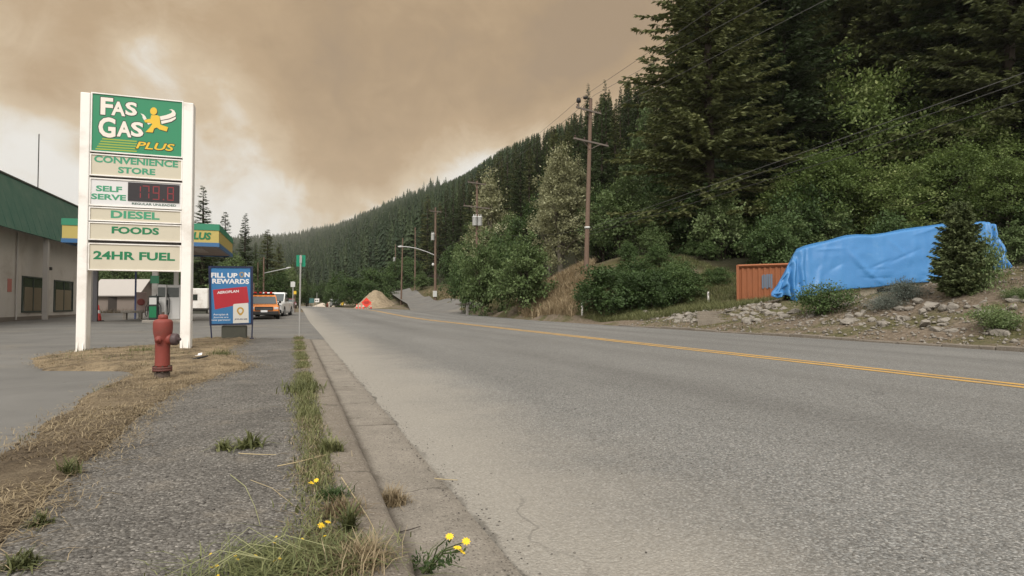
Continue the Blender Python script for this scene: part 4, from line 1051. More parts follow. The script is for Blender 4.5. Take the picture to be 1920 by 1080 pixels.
for k in range(8):
    a = k * math.pi / 4 + .2; MB().lathe([(0, .085), (.012, .085), (.012, .165), (0, .165)], (math.cos(a) * .104, math.sin(a) * .104, 0), n=6, smooth=False).build('bolt', M_HYB, fl)
ax = Vector((.93, -.30, 0)).normalized()
noz = MB().lathe([(0, .03), (.075, .03), (.068, .09), (.062, .125), (0, .125)], (0, 0, .475), ax, 20).build('pumper_nozzle', M_HYD, hyd)
MB().lathe([(0, .125), (.070, .125), (.072, .140), (.070, .185), (.060, .197), (.020, .20), (.016, .235), (0, .235)], (0, 0, .475), ax, 14).build('nozzle_cap', M_HYC, noz)
a2 = Vector((-.28, -.96, 0)).normalized()
noz = MB().lathe([(0, .06), (.050, .06), (.046, .112), (0, .112)], (0, 0, .475), a2, 18).build('hose_nozzle', M_HYD, hyd)
MB().lathe([(0, .112), (.044, .112), (.042, .130), (.018, .134), (.016, .150), (0, .150)], (0, 0, .475), a2, 14).build('nozzle_cap', M_HYD, noz)

# ------------------------------------------------------------------ reward poster stand
PY_ = 17.5; pb = Vector((-1.62, PY_, .10))
M_NAVY = mat('dark navy frame', (.018, .024, .06), .4, .1); M_PBLUE = mat('blue poster', (.045, .175, .37), .4, .08, 2); M_CARD = mat('red card print', (.42, .028, .04), .4, .1)
M_PW = mat('white print', (.74, .73, .72), .5, .03); M_PCARD = mat('white card print', (.68, .66, .60), .5, .03); M_GOLD = mat('gold pin print', (.50, .30, .05), .5, .05); M_NTX = mat('navy print', (.03, .035, .09), .5)
ps = empty('poster_stand', pb, 'blue fuel rewards poster with a red card in a dark frame on the path', 'poster')
def pp(x, y, off=0.): q = on_y(380 + x / 6, 480 + y / 6, PY_); return Vector((q.x, PY_ - off, q.z))
FR = [(65, 112), (565, 118), (568, 772), (78, 782)]
INN = [(92, 132), (538, 136), (541, 756), (98, 765)]
mb = MB(); O = [pp(*p) for p in FR]; I = [pp(*p) for p in INN]
mb.prism(O, (0, .05, 0))
for k in range(4):
    j = (k + 1) % 4; mb.prism([O[k], O[j], I[j], I[k]], (0, -.02, 0))
mb.build('frame', M_NAVY, ps, pb)
def flat(pts, m, off, name, depth=.0015, par=None): return MB().prism([pp(x, y, off) for x, y in pts], (0, -depth, 0)).build(name, m, par or ps, pb)
po = flat([(93, 133), (537, 137), (540, 755), (99, 764)], M_PBLUE, .001, 'poster', .002)
flat([(115, 380), (498, 342), (521, 522), (138, 602)], M_CARD, .0035, 'card_print', par=po)
rc = [(352, 540), (505, 528), (514, 536), (519, 750), (342, 757), (343, 550)]
flat(rc, M_PCARD, .0055, 'white_card_print', par=po)
def ring(cx, cy, r0, r1, m, off, tipy, name):
    mb = MB(); n = 24
    def pt(r, k):
        a = 2 * math.pi * k / n; x = cx + r * math.cos(a); y = cy + r * math.sin(a)
        return x, y + (max(0, math.sin(a)) ** 6) * tipy * (r / r1)
    for k in range(n):
        q = [pt(r0, k), pt(r1, k), pt(r1, k + 1), pt(r0, k + 1)]
        mb.poly([pp(x, y, off) for x, y in q])
    return mb.build(name, m, po, pb)
ring(425, 615, 22, 40, M_GOLD, .0078, 14, 'pin_print'); ring(440, 208, 17, 29, mat('dull gold ring print', (.33, .24, .12), .5), .0042, 8, 'pin_print')
def pw(body, l, t, b, r, m, bold, off=.0036, rot=0.):
    A = pp(l, t); B = pp(r, t); C = pp(l, b)
    sl = rot
    return lettering(body, A.x, C.z, B.x, A.z, m, po, lambda x, z, o: (x - pb.x, -off - o, z - pb.z + (x - A.x) * sl), .0012, bold)
pw('FILL UP', 96, 188, 243, 392, M_PW, .035); pw('N', 471, 184, 238, 530, M_PW, .035); pw('REWARDS', 108, 254, 311, 523, M_PW, .035)
pw('AEROPLAN', 163, 398, 428, 407, M_PW, .03, .0055, .09)
pw('JOURNIE', 358, 703, 722, 502, M_NTX, .03, .0075)
pw('Aeroplan &', 120, 648, 674, 290, M_PW, .01); pw('Journie are', 122, 680, 703, 290, M_PW, .01); pw('now partners!', 100, 709, 736, 310, M_PW, .01)
M_CB = mat('mossy concrete', (.085, .085, .068), .95, .3, 6, .5, 50)
a = pp(210, 790); b = pp(490, 900)
MB().box((a.x, PY_ + .02, .06), (b.x, PY_ + .38, pp(210, 786).z), .02).build('ballast_block', M_CB, ps, pb)
for x, xb in ((88, 100), (558, 553)):
    t = pp(x, 770); q = pp(xb, 905)
    mb = MB(); mb.tube([t + Vector((0, .03, 0)), (q.x, PY_ + .03, .14)], .018, 6); mb.box((q.x - .05, PY_ - .06, .105), (q.x + .05, PY_ + .12, .135)); mb.build('leg', M_NAVY, ps, pb)

# ------------------------------------------------------------------ route marker post at the kerb
M_GALV = mat('galvanised steel', (.34, .33, .31), .5, .12, 8, metal=.3); M_MARK = mat('green marker face', (.008, .22, .12), .45, .06)
gp = on_z(561, 632, .05); mk = empty('marker_post', gp, 'thin steel post with a small green plate on top at the kerb', 'sign')
MB().tube([(0, 0, -.1), (.022, 0, 2.44)], .026, 10).build('post', M_GALV, mk)
pl = MB().box((-.10, .03, 2.10), (.155, .036, 2.44)).build('plate', M_MARK, mk)
MB().box((-.012, -.034, 2.2), (.055, -.026, 2.42)).build('bracket', M_GALV, mk)

# ------------------------------------------------------------------ station store
M_STUC = mat('stained white stucco', (.50, .465, .42), .9, .10, 1.2, .3, 30, dirt=(.30, .25, .20), dirt_amt=.5); M_FASC = mat('green metal fascia', (.036, .118, .088), .5, .12, 1.1)
M_GLASS = mat('dark window glass', (.035, .042, .035), .08, .1, spec=.6); M_SOF = mat('dull soffit', (.22, .17, .14), .9); M_POSTW = mat('grey white post', (.42, .39, .36), .7, .1)
M_GALV2 = mat('grey utility box', (.30, .29, .27), .6)
st = empty('store_building', (-15.3, 36, .04), 'low station store with a sloping green fascia and pale stucco front', 'building'); so = (-15.3, 36, .04)
MB().box((-28, 16, .0), (-15.3, 55.5, 5.35)).build('wall', M_STUC, st, so)
mb = MB()
mb.prism([(-14.3, 16, 5.1), (-14.45, 16, 5.1), (-15.35, 16, 8.2), (-15.15, 16, 8.2)], (0, 40.2, 0))
mb.box((-28, 55.9, 5.2), (-15.4, 56.2, 8.1))
fa = mb.build('fascia', M_FASC, st, so)
MB().prism([(-15.10, 15.9, 8.2), (-15.45, 15.9, 8.2), (-15.45, 15.9, 8.30), (-15.08, 15.9, 8.30)], (0, 40.4, 0)).build('fascia_cap', mat('dark flashing', (.07, .075, .06), .6), fa, so)
mb = MB()
for k in range(1, 40):
    y = 16 + k * 1.0; mb.prism([(-14.294, y, 5.12), (-14.32, y, 5.12), (-15.17, y, 8.17), (-15.144, y, 8.17)], (0, .012, 0))
mb.build('fascia_seams', M_FASC, fa, so)
MB().box((-28, 16.2, 5.36), (-14.5, 55.8, 5.46)).build('soffit', M_SOF, st, so)
MB().box((-28, 16.1, 7.6), (-15.4, 55.8, 7.7)).build('roof', M_SOF, st, so)
for y in (24, 34.5, 45.4, 54.8):
    MB().box((-14.75, y - .14, .02), (-14.5, y + .14, 5.358)).build('post', M_POSTW, st, so)
def store_window(y0, y1, z0, z1, mull):
    mb = MB(); x = -15.3; t = .09
    mb.box((x - .02, y0, z0), (x + .06, y1, z0 + t)); mb.box((x - .02, y0, z1 - t), (x + .06, y1, z1)); mb.box((x - .02, y0, z0 + t), (x + .06, y0 + t, z1 - t)); mb.box((x - .02, y1 - t, z0 + t), (x + .06, y1, z1 - t))
    if mull: mb.box((x - .02, (y0 + y1) / 2 - .04, z0 + t), (x + .055, (y0 + y1) / 2 + .04, z1 - t))
    w = mb.build('window', mat('dark green frame', (.035, .05, .04), .5), st, so)
    MB().box((x + .002, y0 + t, z0 + t), (x + .02, y1 - t, z1 - t)).build('pane', M_GLASS, w, so)
    MB().box((x + .021, y0 + t + .3, z0 + t), (x + .024, y1 - t - .25, z0 + (z1 - z0) * .70)).build('paper_sheet', mat('tan paper behind glass', (.20, .165, .11), .9), w, so)
store_window(43.8, 47.1, .55, 2.75, True); store_window(48.9, 52.6, .55, 2.70, True); store_window(28, 33, .6, 2.7, True)
d = MB().box((-15.3, 37.0, .03), (-15.24, 38.1, 2.3)).build('door', M_POSTW, st, so); MB().tube([(-15.2, 37.15, 1.0), (-15.2, 37.15, 1.3)], .02, 6).build('handle', M_BLK, d, so)
MB().box((-15.298, 41.9, 1.75), (-15.27, 42.4, 2.5)).build('notice', mat('faded red notice', (.42, .16, .13), .7), st, so)
am = on_x(71, 352, -15.6)
MB().tube([(am.x, am.y, 7.65), (am.x, am.y, on_x(71, 250, -15.6).z)], .03, 6).build('antenna_mast', M_DKSTEEL, st, so)
for y in (22.5, 35.5, 42.9, 53.6):
    MB().tube([(-15.22, y, .15), (-15.22, y, 5.2)], .05, 8).build('downpipe', M_POSTW, st, so)
for y in (31, 39.2, 47.9): MB().box((-15.29, y - .16, 3.3), (-15.12, y + .16, 3.5), .02).build('wall_lamp', M_DKSTEEL, st, so)
MB().box((-15.295, 40.0, 1.2), (-15.1, 40.5, 1.95), .02).build('meter_box', M_GALV2, st, so)
MB().box((-15.296, 16.2, .02), (-15.255, 55.3, .32)).build('plinth', mat('grimy plinth', (.17, .145, .12), .95, .25, 2), st, so)
# ------------------------------------------------------------------ fuel canopy
M_CY = mat('yellow canopy band', (.44, .35, .11), .5, .1); M_CB2 = mat('blue canopy band', (.045, .13, .27), .45, .06); M_CG = mat('green canopy band', (.035, .21, .12), .45, .06); M_UND = mat('canopy underside', (.30, .26, .23), .8, .06)
cx0, cx1, cy0, cy1 = -11.3, -4.0, 37.1, 44.9
fc = empty('fuel_canopy', ((cx0 + cx1) / 2, 41, .05), 'flat fuel canopy with green, yellow and blue bands seen behind the price sign', 'canopy'); fo = ((cx0 + cx1) / 2, 41, .05)
def band(z0, z1, out, m, name, par=fc):
    mb = MB()
    o = out
    mb.box((cx0 - o, cy0 - o, z0), (cx1 + o, cy0 + .1, z1)); mb.box((cx0 - o, cy1 - .1, z0), (cx1 + o, cy1 + o, z1)); mb.box((cx0 - o, cy0 + .1, z0), (cx0 + .1, cy1 - .1, z1)); mb.box((cx1 - .1, cy0 + .1, z0), (cx1 + o, cy1 - .1, z1))
    return mb.build(name, m, par, fo)
band(5.12, 5.47, .03, M_CG, 'green_band'); yb = band(4.44, 5.117, 0., M_CY, 'yellow_band'); band(4.22, 4.437, .03, M_CB2, 'blue_band')
MB().box((cx0 + .1, cy0 + .1, 4.3), (cx1 - .1, cy1 - .1, 4.42)).build('underside', M_UND, fc, fo)
MB().box((cx0 + .1, cy0 + .1, 5.2), (cx1 - .1, cy1 - .1, 5.3)).build('deck', M_SOF, fc, fo)
for w, l, r in (('PLUS', 352, 396),):
    a = on_y(l, 447, cy0); b = on_y(r, 434, cy0)
    lettering(w, a.x, 4.60, b.x, 5.0, M_GTXT, yb, lambda x, z, o: (x - fo[0], cy0 - .002 - o - fo[1], z - fo[2]), .02, .04, .15)
mb = MB()
for k in range(3): mb.box((cx0 + 1 + k * 2.3, cy0 + 2, 4.26), (cx0 + 1.6 + k * 2.3, cy0 + 5, 4.298))
mb.build('light_fitting', M_POSTW, fc, fo)
for px, yy, m, w in ((179, 41.0, mat('dark column', (.09, .085, .09), .6), .11), (290.5, 40.2, M_WHITE, .14), (330, 42.5, M_WHITE, .12)):
    q = on_y(px, 560, yy); MB().box((q.x - w, yy - w, .05), (q.x + w, yy + w, 4.299)).build('column', m, fc, fo)
    if px == 290.5:
        MB().box((q.x - .22, yy - w - .03, 2.25), (q.x + .22, yy - w - .004, 2.7), .01).build('number_plate', mat('pale green plate', (.10, .34, .20), .5), fc, fo)
a = on_y(272, 600, 39.2).x; b = on_y(352, 600, 39.2).x
tag(MB().box((a, 38.4, .0), (b, 41.6, .17), .03).build('pump_island', M_CONC), 'low concrete pump island under the fuel canopy', 'pump island')
M_PUMP = mat('pale pump housing', (.52, .51, .49), .5, .08); M_PUD = mat('dark pump panel', (.025, .03, .028), .5); M_RUB = mat('black rubber', (.015, .015, .015), .6)
def pump(px, yy, w, h, dark, label):
    q = on_y(px, 595, yy); t = empty('fuel_pump', (q.x, yy, .17), label, 'fuel pump', 'pumps under the fuel canopy')
    body = MB().box((-w / 2, -.25, 0), (w / 2, .25, h), .03).build('housing', M_PUD if dark else M_PUMP, t)
    MB().box((-w * .42, -.262, h * .64), (w * .42, -.252, h * .92)).build('display', M_GLASS if not dark else M_PUMP, t)
    MB().box((-w * .42, -.262, h * .10), (w * .42, -.252, h * .56)).build('panel', M_PUMP if not dark else M_GTXT, t)
    for s in (-1, 1):
        hs = MB().tube([(s * (w / 2 + .02), -.05, h * .75), (s * (w / 2 + .16), -.1, h * .55), (s * (w / 2 + .17), -.12, h * .22), (s * (w / 2 + .1), -.1, h * .12), (s * (w / 2 + .05), -.08, h * .45)], .022, 6).build('hose', M_RUB, t)
        MB().box((s * (w / 2 + .05) - .03, -.14, h * .42), (s * (w / 2 + .05) + .03, -.02, h * .56)).build('nozzle', M_RUB, hs)
pump(288, 38.8, .42, 1.35, True, 'dark fuel pump with looping hoses below the white canopy column')
pump(304, 39.6, .45, 2.0, False, 'narrow pale fuel pump right of the dark pump'); pump(325, 39.9, .75, 2.0, False, 'wide pale fuel pump left of the price sign right post')
M_CONE = mat('orange plastic', (.72, .085, .025), .5, .08); M_REFL = mat('white reflective sleeve', (.75, .74, .72), .4)
def cone(p, h, label, group=None, red=None):
    t = empty('traffic_cone', p, label, 'traffic cone', group)
    MB().box((-h * .27, -h * .27, 0), (h * .27, h * .27, h * .05), .01).build('base', M_RUB, t)
    MB().lathe([(h * .20, h * .05), (h * .045, h), (0, h)], n=14).build('cone', red or M_CONE, t)
    MB().lathe([(h * .136, h * .48), (h * .106, h * .68)], n=14).build('sleeve', M_REFL, t)
    return t
p = on_y(183.5, 598, 41.6); cone((p.x, p.y, .06), .95, 'red cone standing by the dark canopy column', red=mat('red plastic', (.55, .05, .045), .5))
p = on_y(264, 594, 46); t = empty('notice_board', (p.x, 46, .1), 'pale board with a red emblem standing beyond the pumps', 'sign')
MB().box((-.32, 0, .55), (.32, .04, 1.75), .01).build('board', mat('pinkish board', (.40, .30, .27), .7), t); MB().lathe([(.16, 0), (.23, 0), (.23, .006), (.16, .006)], (0, -.003, 1.1), (0, -1, 0), 20).build('emblem', mat('red print', (.26, .07, .06), .6), t)
for s in (-.25, .25): MB().box((s - .03, .005, 0), (s + .03, .035, .55)).build('leg', M_POSTW, t)
p = on_y(249, 594, 44.5); t = empty('concrete_bench', (p.x, 44.5, .08), 'low grey concrete bench beyond the fuel pumps', 'bench')
MB().box((-.62, -.25, .42), (.62, .25, .58), .02).build('seat', M_CONC, t)
for s in (-.42, .42): MB().box((s - .09, -.2, -.05), (s + .09, .2, .42)).build('leg', M_CONC, t)
p = on_y(254, 560, 45.5); tag(MB().tube([(p.x, p.y, -.05), (p.x, p.y, 4.3)], .055, 8).build('pole', mat('blue grey paint', (.10, .13, .27), .5), None, (p.x, p.y, 0)), 'thin blue grey pole in front of the shed', 'pole')
# shed beyond the station
sh = at(232, 584, 58); zg0 = .12; so2 = Vector((sh.x, sh.y, zg0))
t = empty('shed', so2, 'low shed with a pale sheet roof seen under the price sign', 'building')
A_ = at(172, 572, 57.5); B_ = at(257, 572, 57.5); C_ = at(292, 572, 62)
A_.z = B_.z = C_.z = 0; u = (B_ - A_); v = (C_ - B_); ez = 1.95; rz_ = 3.45
D_ = A_ + v
def zv(p, z): return (p.x, p.y, z)
mb = MB(); mb.add([zv(A_, 0), zv(B_, 0), zv(C_, 0), zv(D_, 0), zv(A_, ez), zv(B_, ez), zv(C_, ez), zv(D_, ez)], [(0, 1, 5, 4), (2, 3, 7, 6), (3, 0, 4, 7), (1, 2, 6, 5)])
gm = (B_ + C_) / 2; gl = (A_ + D_) / 2; mb.poly([zv(B_, ez), zv(C_, ez), zv(gm, rz_ - .08)]); mb.poly([zv(A_, ez), zv(D_, ez), zv(gl, rz_ - .08)])
mb.build('wall', mat('brown grey siding', (.20, .165, .14), .9, .2, 3, dirt=(.10, .08, .07)), t, so2)
un = u.normalized(); vn = v.normalized()
mb = MB()
for e0, e1 in ((A_ - vn * .35, B_ - vn * .35), (D_ + vn * .35, C_ + vn * .35)):
    P = [zv(e0 - un * .3, ez - .12), zv(e1 + un * .3, ez - .12), zv(gm + un * .3, rz_), zv(gl - un * .3, rz_)]
    mb.prism(P, (0, 0, .09))
mb.build('roof', mat('pale sheet roofing', (.37, .34, .31), .7, .08, 1.5), t, so2)
q = A_ + u * .5 - vn * .03; MB().box((q.x - .5, q.y - .05, .1), (q.x + .4, q.y + .02, 1.75)).build('door', mat('dark doorway', (.05, .042, .036), .9), t, so2)
# brush heap before the shed
p = at(212, 588, 52); tag(link('brush_heap', blades('brush_heap', np.stack([rng.normal(p.x, .9, 700), rng.normal(p.y, .4, 700), np.full(700, .1)], 1), .55, F_BROWN, 1.0, .02)), 'heap of dry brown brush in front of the shed', 'brush', None)
# white trailer right of the price sign
q = at(378, 578, 52); t = empty('office_trailer', (q.x, q.y, .15), 'small white site trailer on blocks right of the price sign', 'trailer', rz=rad(-12))
MB().box((-1.7, -1.1, .55), (.85, 1.1, 2.25), .05).build('body', M_WHITE, t)
w = MB().box((-.75, -1.13, 1.25), (.05, -1.102, 1.75)).build('window', M_BLK, t); MB().box((-.70, -1.14, 1.29), (-.38, -1.131, 1.71)).build('pane', M_GLASS, w); MB().box((-.32, -1.14, 1.29), (0, -1.131, 1.71)).build('pane', M_GLASS, w)
MB().box((-1.7, -1.12, .47), (.85, 1.12, .549)).build('skirt', M_DKSTEEL, t)
MB().box((-1.5, -1.0, -.05), (.7, -.5, .47), .02).build('blocking', M_CB, t)
# ------------------------------------------------------------------ parked and distant vehicles
M_ORG = mat('orange car paint', (.62, .20, .035), .28, .05, 1, spec=.5); M_CARW = mat('white car paint', (.70, .69, .67), .3, .04, 1, spec=.5); M_MAR = mat('maroon car paint', (.20, .03, .06), .3, .05, spec=.5)
M_TYRE = mat('tyre rubber', (.018, .017, .016), .8, .2, 8); M_RIM = mat('alloy rim', (.34, .34, .34), .4, .1, metal=.5); M_PLAS = mat('black plastic trim', (.024, .023, .022), .6); M_LAMP = mat('headlamp glass', (.50, .50, .50), .15, .05, spec=.7)
M_CGL = mat('car window glass', (.05, .06, .06), .06, .05, spec=.7); M_REDL = mat('red lamp lens', (.42, .02, .015), .3)
def vehicle(name, loc, rz, L, Wd, Ht, paint, label, cat, bed=False, bull=False, rack=False, group=None, two_tone=None):
    """front towards -Y; body profile lofted across the width with tumblehome"""
    t = empty(name, loc, label, cat, group, rz)
    hood = Ht * .60; belt = Ht * .62; h0 = .34; hw = Wd / 2
    y0 = -L / 2; yc = y0 + L * .26; yt = yc + L * .14; yr = (y0 + L * .62) if bed else (L / 2 - .35); yb = L / 2
    def loft(sections):
        mb = MB(); n = len(sections[0])
        V = [p for s_ in sections for p in s_]; F = []
        for i in range(len(sections) - 1):
            for k in range(n): j = (k + 1) % n; F.append((i * n + k, i * n + j, (i + 1) * n + j, (i + 1) * n + k))
        mb.add(V, F); mb.poly(list(reversed(sections[0]))); mb.poly(sections[-1]); return mb
    def sec(y, w, z0, z1, cr=.0): return [(-w * .94, y, z0), (w * .94, y, z0), (w, y, z0 + .15), (w * .99, y, z1 - .12), (w * .90, y, z1 + cr), (-w * .90, y, z1 + cr), (-w * .99, y, z1 - .12), (-w, y, z0 + .15)]
    body = loft([sec(y0, hw * .88, h0 + .12, hood - .18), sec(y0 + .10, hw * .95, h0, hood - .07), sec(y0 + .5, hw, h0 - .02, hood - .01), sec(yc, hw, h0 - .02, hood + .03), sec(yc + .5, hw, h0 - .02, belt), sec(yr, hw, h0 - .02, belt), sec(yb - .12, hw * .99, h0, belt - (.0 if bed else .02)), sec(yb, hw * .95, h0 + .1, belt - .12)]).build('body', paint, t, bevel=.025)
    cabw = hw * .84
    cab = loft([[(-hw * .90, yc, belt - .02), (hw * .90, yc, belt - .02), (hw * .90, yr, belt - .02), (-hw * .90, yr, belt - .02)], [(-cabw, yt, Ht - .10), (cabw, yt, Ht - .10), (cabw, yr - .16, Ht - .10), (-cabw, yr - .16, Ht - .10)], [(-cabw * .93, yt + .14, Ht), (cabw * .93, yt + .14, Ht), (cabw * .93, yr - .28, Ht), (-cabw * .93, yr - .28, Ht)]]).build('cabin', paint, t, bevel=.02)
    def lerp(a, b, f): return tuple(a[i] + (b[i] - a[i]) * f for i in range(3))
    def quad(P, push, nm, m, par, ins=.08):
        c = [sum(p[i] for p in P) / 4 for i in range(3)]
        q = [tuple(p[i] + (c[i] - p[i]) * ins + push[i] for i in range(3)) for p in P]
        return MB().prism(q, tuple(-x * .6 for x in push)).build(nm, m, par)
    fb = [(-hw * .90, yc, belt), (hw * .90, yc, belt), (cabw, yt, Ht - .10), (-cabw, yt, Ht - .10)]
    quad(fb, (0, -.012, .008), 'windscreen', M_CGL, cab, .07)
    quad([(-hw * .90, yr, belt), (hw * .90, yr, belt), (cabw, yr - .16, Ht - .10), (-cabw, yr - .16, Ht - .10)], (0, .012, .006), 'rear_window', M_CGL, cab, .1)
    for s in (-1, 1):
        for f0, f1 in ((.05, .49), (.53, .95)):
            lo0, lo1 = lerp((s * hw * .90, yc + .25, belt), (s * hw * .90, yr, belt), f0), lerp((s * hw * .90, yc + .25, belt), (s * hw * .90, yr, belt), f1)
            hi0, hi1 = lerp((s * cabw, yt + .1, Ht - .10), (s * cabw, yr - .16, Ht - .10), f0), lerp((s * cabw, yt + .1, Ht - .10), (s * cabw, yr - .16, Ht - .10), f1)
            quad([lo0, lo1, hi1, hi0], (s * .012, 0, .003), 'side_window', M_CGL, cab, .08)
        m_ = MB(); m_.box((s * hw * .98 - .04, yc + .35, belt + .02), (s * hw * .98 + s * .0 + .04, yc + .45, belt + .1)); m_.box((min(s * hw * 1.0, s * hw * 1.17), yc + .33, belt + .05), (max(s * hw * 1.0, s * hw * 1.17), yc + .45, belt + .24), .03); m_.build('mirror', M_PLAS, t)
        hl = MB().box((min(s * hw * .60, s * hw * .90), y0 - .005, hood - .32), (max(s * hw * .60, s * hw * .90), y0 + .10, hood - .16), .02).build('headlight', M_LAMP, t)
        MB().box((min(s * hw * .80, s * hw * .95), yb - .08, belt - .42), (max(s * hw * .80, s * hw * .95), yb + .02, belt - .12), .02).build('tail_light', M_REDL, t)
        for wy in (y0 + L * .19, yb - L * .21):
            r = Ht * .205
            w_ = MB().lathe([(0, -.11), (r * .66, -.115), (r * .96, -.10), (r, -.06), (r, .06), (r * .96, .10), (r * .66, .115), (0, .11)], (s * (hw - .10), wy, r), (1, 0, 0), 22).build('wheel', M_TYRE, t)
            MB().lathe([(0, .0), (r * .60, .0), (r * .58, .02), (r * .2, .03), (0, .03)], (s * (hw - .10) + s * .108, wy, r), (s, 0, 0), 14).build('rim', M_RIM, w_)
            MB().lathe([(r * 1.06, -.02), (r * 1.16, -.02), (r * 1.16, .02), (r * 1.06, .02)], (s * (hw - .008), wy, r), (1, 0, 0), 22).build('wheel_arch', M_PLAS, t)
    g = MB().box((-hw * .58, y0 - .02, hood - .40), (hw * .58, y0 + .08, hood - .13), .03).build('grille', M_PLAS, t)
    for k in range(3): MB().box((-hw * .52, y0 - .028, hood - .36 + k * .075), (hw * .52, y0 - .018, hood - .345 + k * .075)).build('grille_bar', M_RIM if k == 1 else M_DKSTEEL, g)
    MB().box((-hw * .93, y0 - .05, h0 - .02), (hw * .93, y0 + .2, h0 + .24), .05).build('bumper', M_PLAS, t)
    MB().box((-.20, y0 - .062, h0 + .17), (.20, y0 - .051, h0 + .30)).build('number_plate', M_PW, t)
    if bull:
        mb = MB()
        for x in (-hw * .75, -hw * .25, hw * .25, hw * .75): mb.tube([(x, y0 - .18, .45), (x, y0 - .18, hood - .02)], .035, 6)
        for z in (.5, .72, hood - .04): mb.tube([(-hw * .85, y0 - .18, z), (hw * .85, y0 - .18, z)], .035, 6)
        mb.box((-hw * .8, y0 - .16, .42), (hw * .8, y0 - .06, hood - .12)); mb.build('bull_bar', M_PLAS, t)
    if rack:
        mb = MB()
        for s in (-.8, .8): mb.tube([(s * cabw, yt + .1, Ht + .09), (s * cabw, yr - .2, Ht + .09)], .02, 6)
        for y in (yt + .15, (yt + yr) / 2, yr - .3): mb.box((-cabw * .85, y - .04, Ht + .0), (cabw * .85, y + .04, Ht + .11))
        rk = mb.build('roof_rack', M_PLAS, t)
        for x in (-.5, -.18, .15, .48): MB().box((x - .09, yt + .02, Ht + .10), (x + .09, yt + .18, Ht + .20), .02).build('beacon', M_REDL, rk)
    return t
def face_cam(p, extra=0.): return math.atan2(-p.x, p.y) * 1.0 + extra
p = at(493, 599, 41.5); vehicle('pickup_truck', (p.x, p.y, .03), rad(4), 5.1, 1.92, 1.66, M_ORG, 'orange pickup with roof rack parked nose on behind the reward poster', 'pickup', bed=True, rack=True)
p = at(515, 596, 47.5); vehicle('pickup_truck', (p.x, p.y, .08), rad(-8), 5.6, 2.0, 1.90, M_CARW, 'white pickup with black bull bar parked half behind the orange one', 'pickup', bed=True, bull=True)
p = at(543, 578, 98); vehicle('car', (p.x, p.y, .47), rad(5), 4.5, 1.85, 1.55, M_MAR, 'maroon car far along the kerb beyond the white pickup', 'car')
p = at(627, 576, 150); vehicle('pickup_truck', (p.x, p.y, .53), rad(2), 5.2, 1.95, 1.95, mat('dull silver paint', (.30, .30, .29), .35), 'small distant pickup coming along the highway', 'pickup', bull=True)

# ------------------------------------------------------------------ utility poles and wires
M_WOOD = mat('weathered pole wood', (.14, .094, .068), .9, .3, 3, .4, 30); M_ARM = mat('grey crossarm wood', (.15, .125, .105), .9, .2, 4); M_TRF = mat('grey transformer paint', (.50, .50, .48), .5, .08); M_INS = mat('brown insulator', (.06, .03, .022), .3)
def pole(p, top, r, label, arms=(), trf=None, lean=0., group='wooden utility poles along the highway', ring_z=None):
    """arms: (height, half span, shift); stands at p with its tip at world height top"""
    t = empty('utility_pole', p, label, 'utility pole', group); h = top - p.z
    lx = lean * h
    MB().tube([(lx * q, 0, -.4 * (q == 0) + h * q) for q in (0, .25, .5, .75, 1)], [r * (1 - .35 * q) for q in (0, .25, .5, .75, 1)], 10).build('pole', M_WOOD, t)
    for z, hs, sh, yaw in arms:
        z -= p.z; x = lx * z / h; c, s_ = math.cos(yaw), math.sin(yaw)
        def P(a, dz=0, off=-.16): return Vector((x + a * c - off * s_ * -1, a * s_ + off * c, z + dz))
        A, B = P(-hs + sh), P(hs + sh)
        mb = MB(); d = Vector((0, 0, .06)); w = Vector((-s_, c, 0)) * .05
        mb.prism([A - d - w, A - d + w, A + d + w, A + d - w], B - A)
        ar = mb.build('crossarm', M_ARM, t)
        mb = MB()
        for k in (-.5, .5): mb.tube([P(k * hs + sh, -.05, -.20), P(0, -.55, -.14)], .022, 5)
        mb.build('brace', M_ARM, ar)
        for k in (-.93, -.4, .93): MB().lathe([(0, .06), (.035, .06), (.05, .12), (.03, .16), (.055, .20), (.03, .24), (0, .25)], P(k * hs + sh), n=10).build('insulator', M_INS, ar)
    if trf:
        for z, side in trf:
            z -= p.z; x = lx * z / h
            tr = MB().lathe([(0, -.5), (.23, -.5), (.26, -.46), (.26, .34), (.28, .36), (.28, .40), (.2, .46), (0, .48)], (x + side, -.22, z), n=18).build('transformer', M_TRF, t)
            mb = MB()
            for s_ in (-.12, .12): mb.lathe([(.03, .46), (.05, .52), (.03, .56), (.05, .60), (.025, .66), (0, .7)], (x + side + s_, -.22, z), n=8)
            mb.build('bushing', M_TRF, tr)
            MB().box((x + min(0, side), -.24, z - .05), (x + max(0, side), -.18, z + .05)).build('bracket', M_DKSTEEL, tr)
    return t
def ground_at(px, d):
    p = at(px, 572, d); p.z = gz(p.x, p.y); return p
P1 = ground_at(1099, 44); T1 = at(1115, 180, 44)
z265 = at(1107, 264, 44).z; z205 = at(1112, 205, 44).z
t1 = pole(P1, T1.z, .185, 'tall reddish utility pole with two crossarms rising from the bank, nearest on the right', ((z265, 1.75, .15, rad(18)), (z205, 1.25, -.2, rad(18))), lean=(T1.x - P1.x) / (T1.z - P1.z))
mb = MB(); c = at(1085, 188, 43.8) - P1; mb.lathe([(0, -.16), (.15, -.16), (.17, .0), (.12, .16), (0, .2)], c, n=12); mb.tube([c + Vector((.0, 0, -.16)), c + Vector((.05, .05, -.6))], .04, 6); mb.build('fuse_cutout', M_PLAS, t1)
MB().lathe([(.0, -.05), (.16, -.05), (.17, .08), (0, .1)], (0, 0, T1.z - P1.z + .0), n=10).build('pole_cap', M_PLAS, t1)
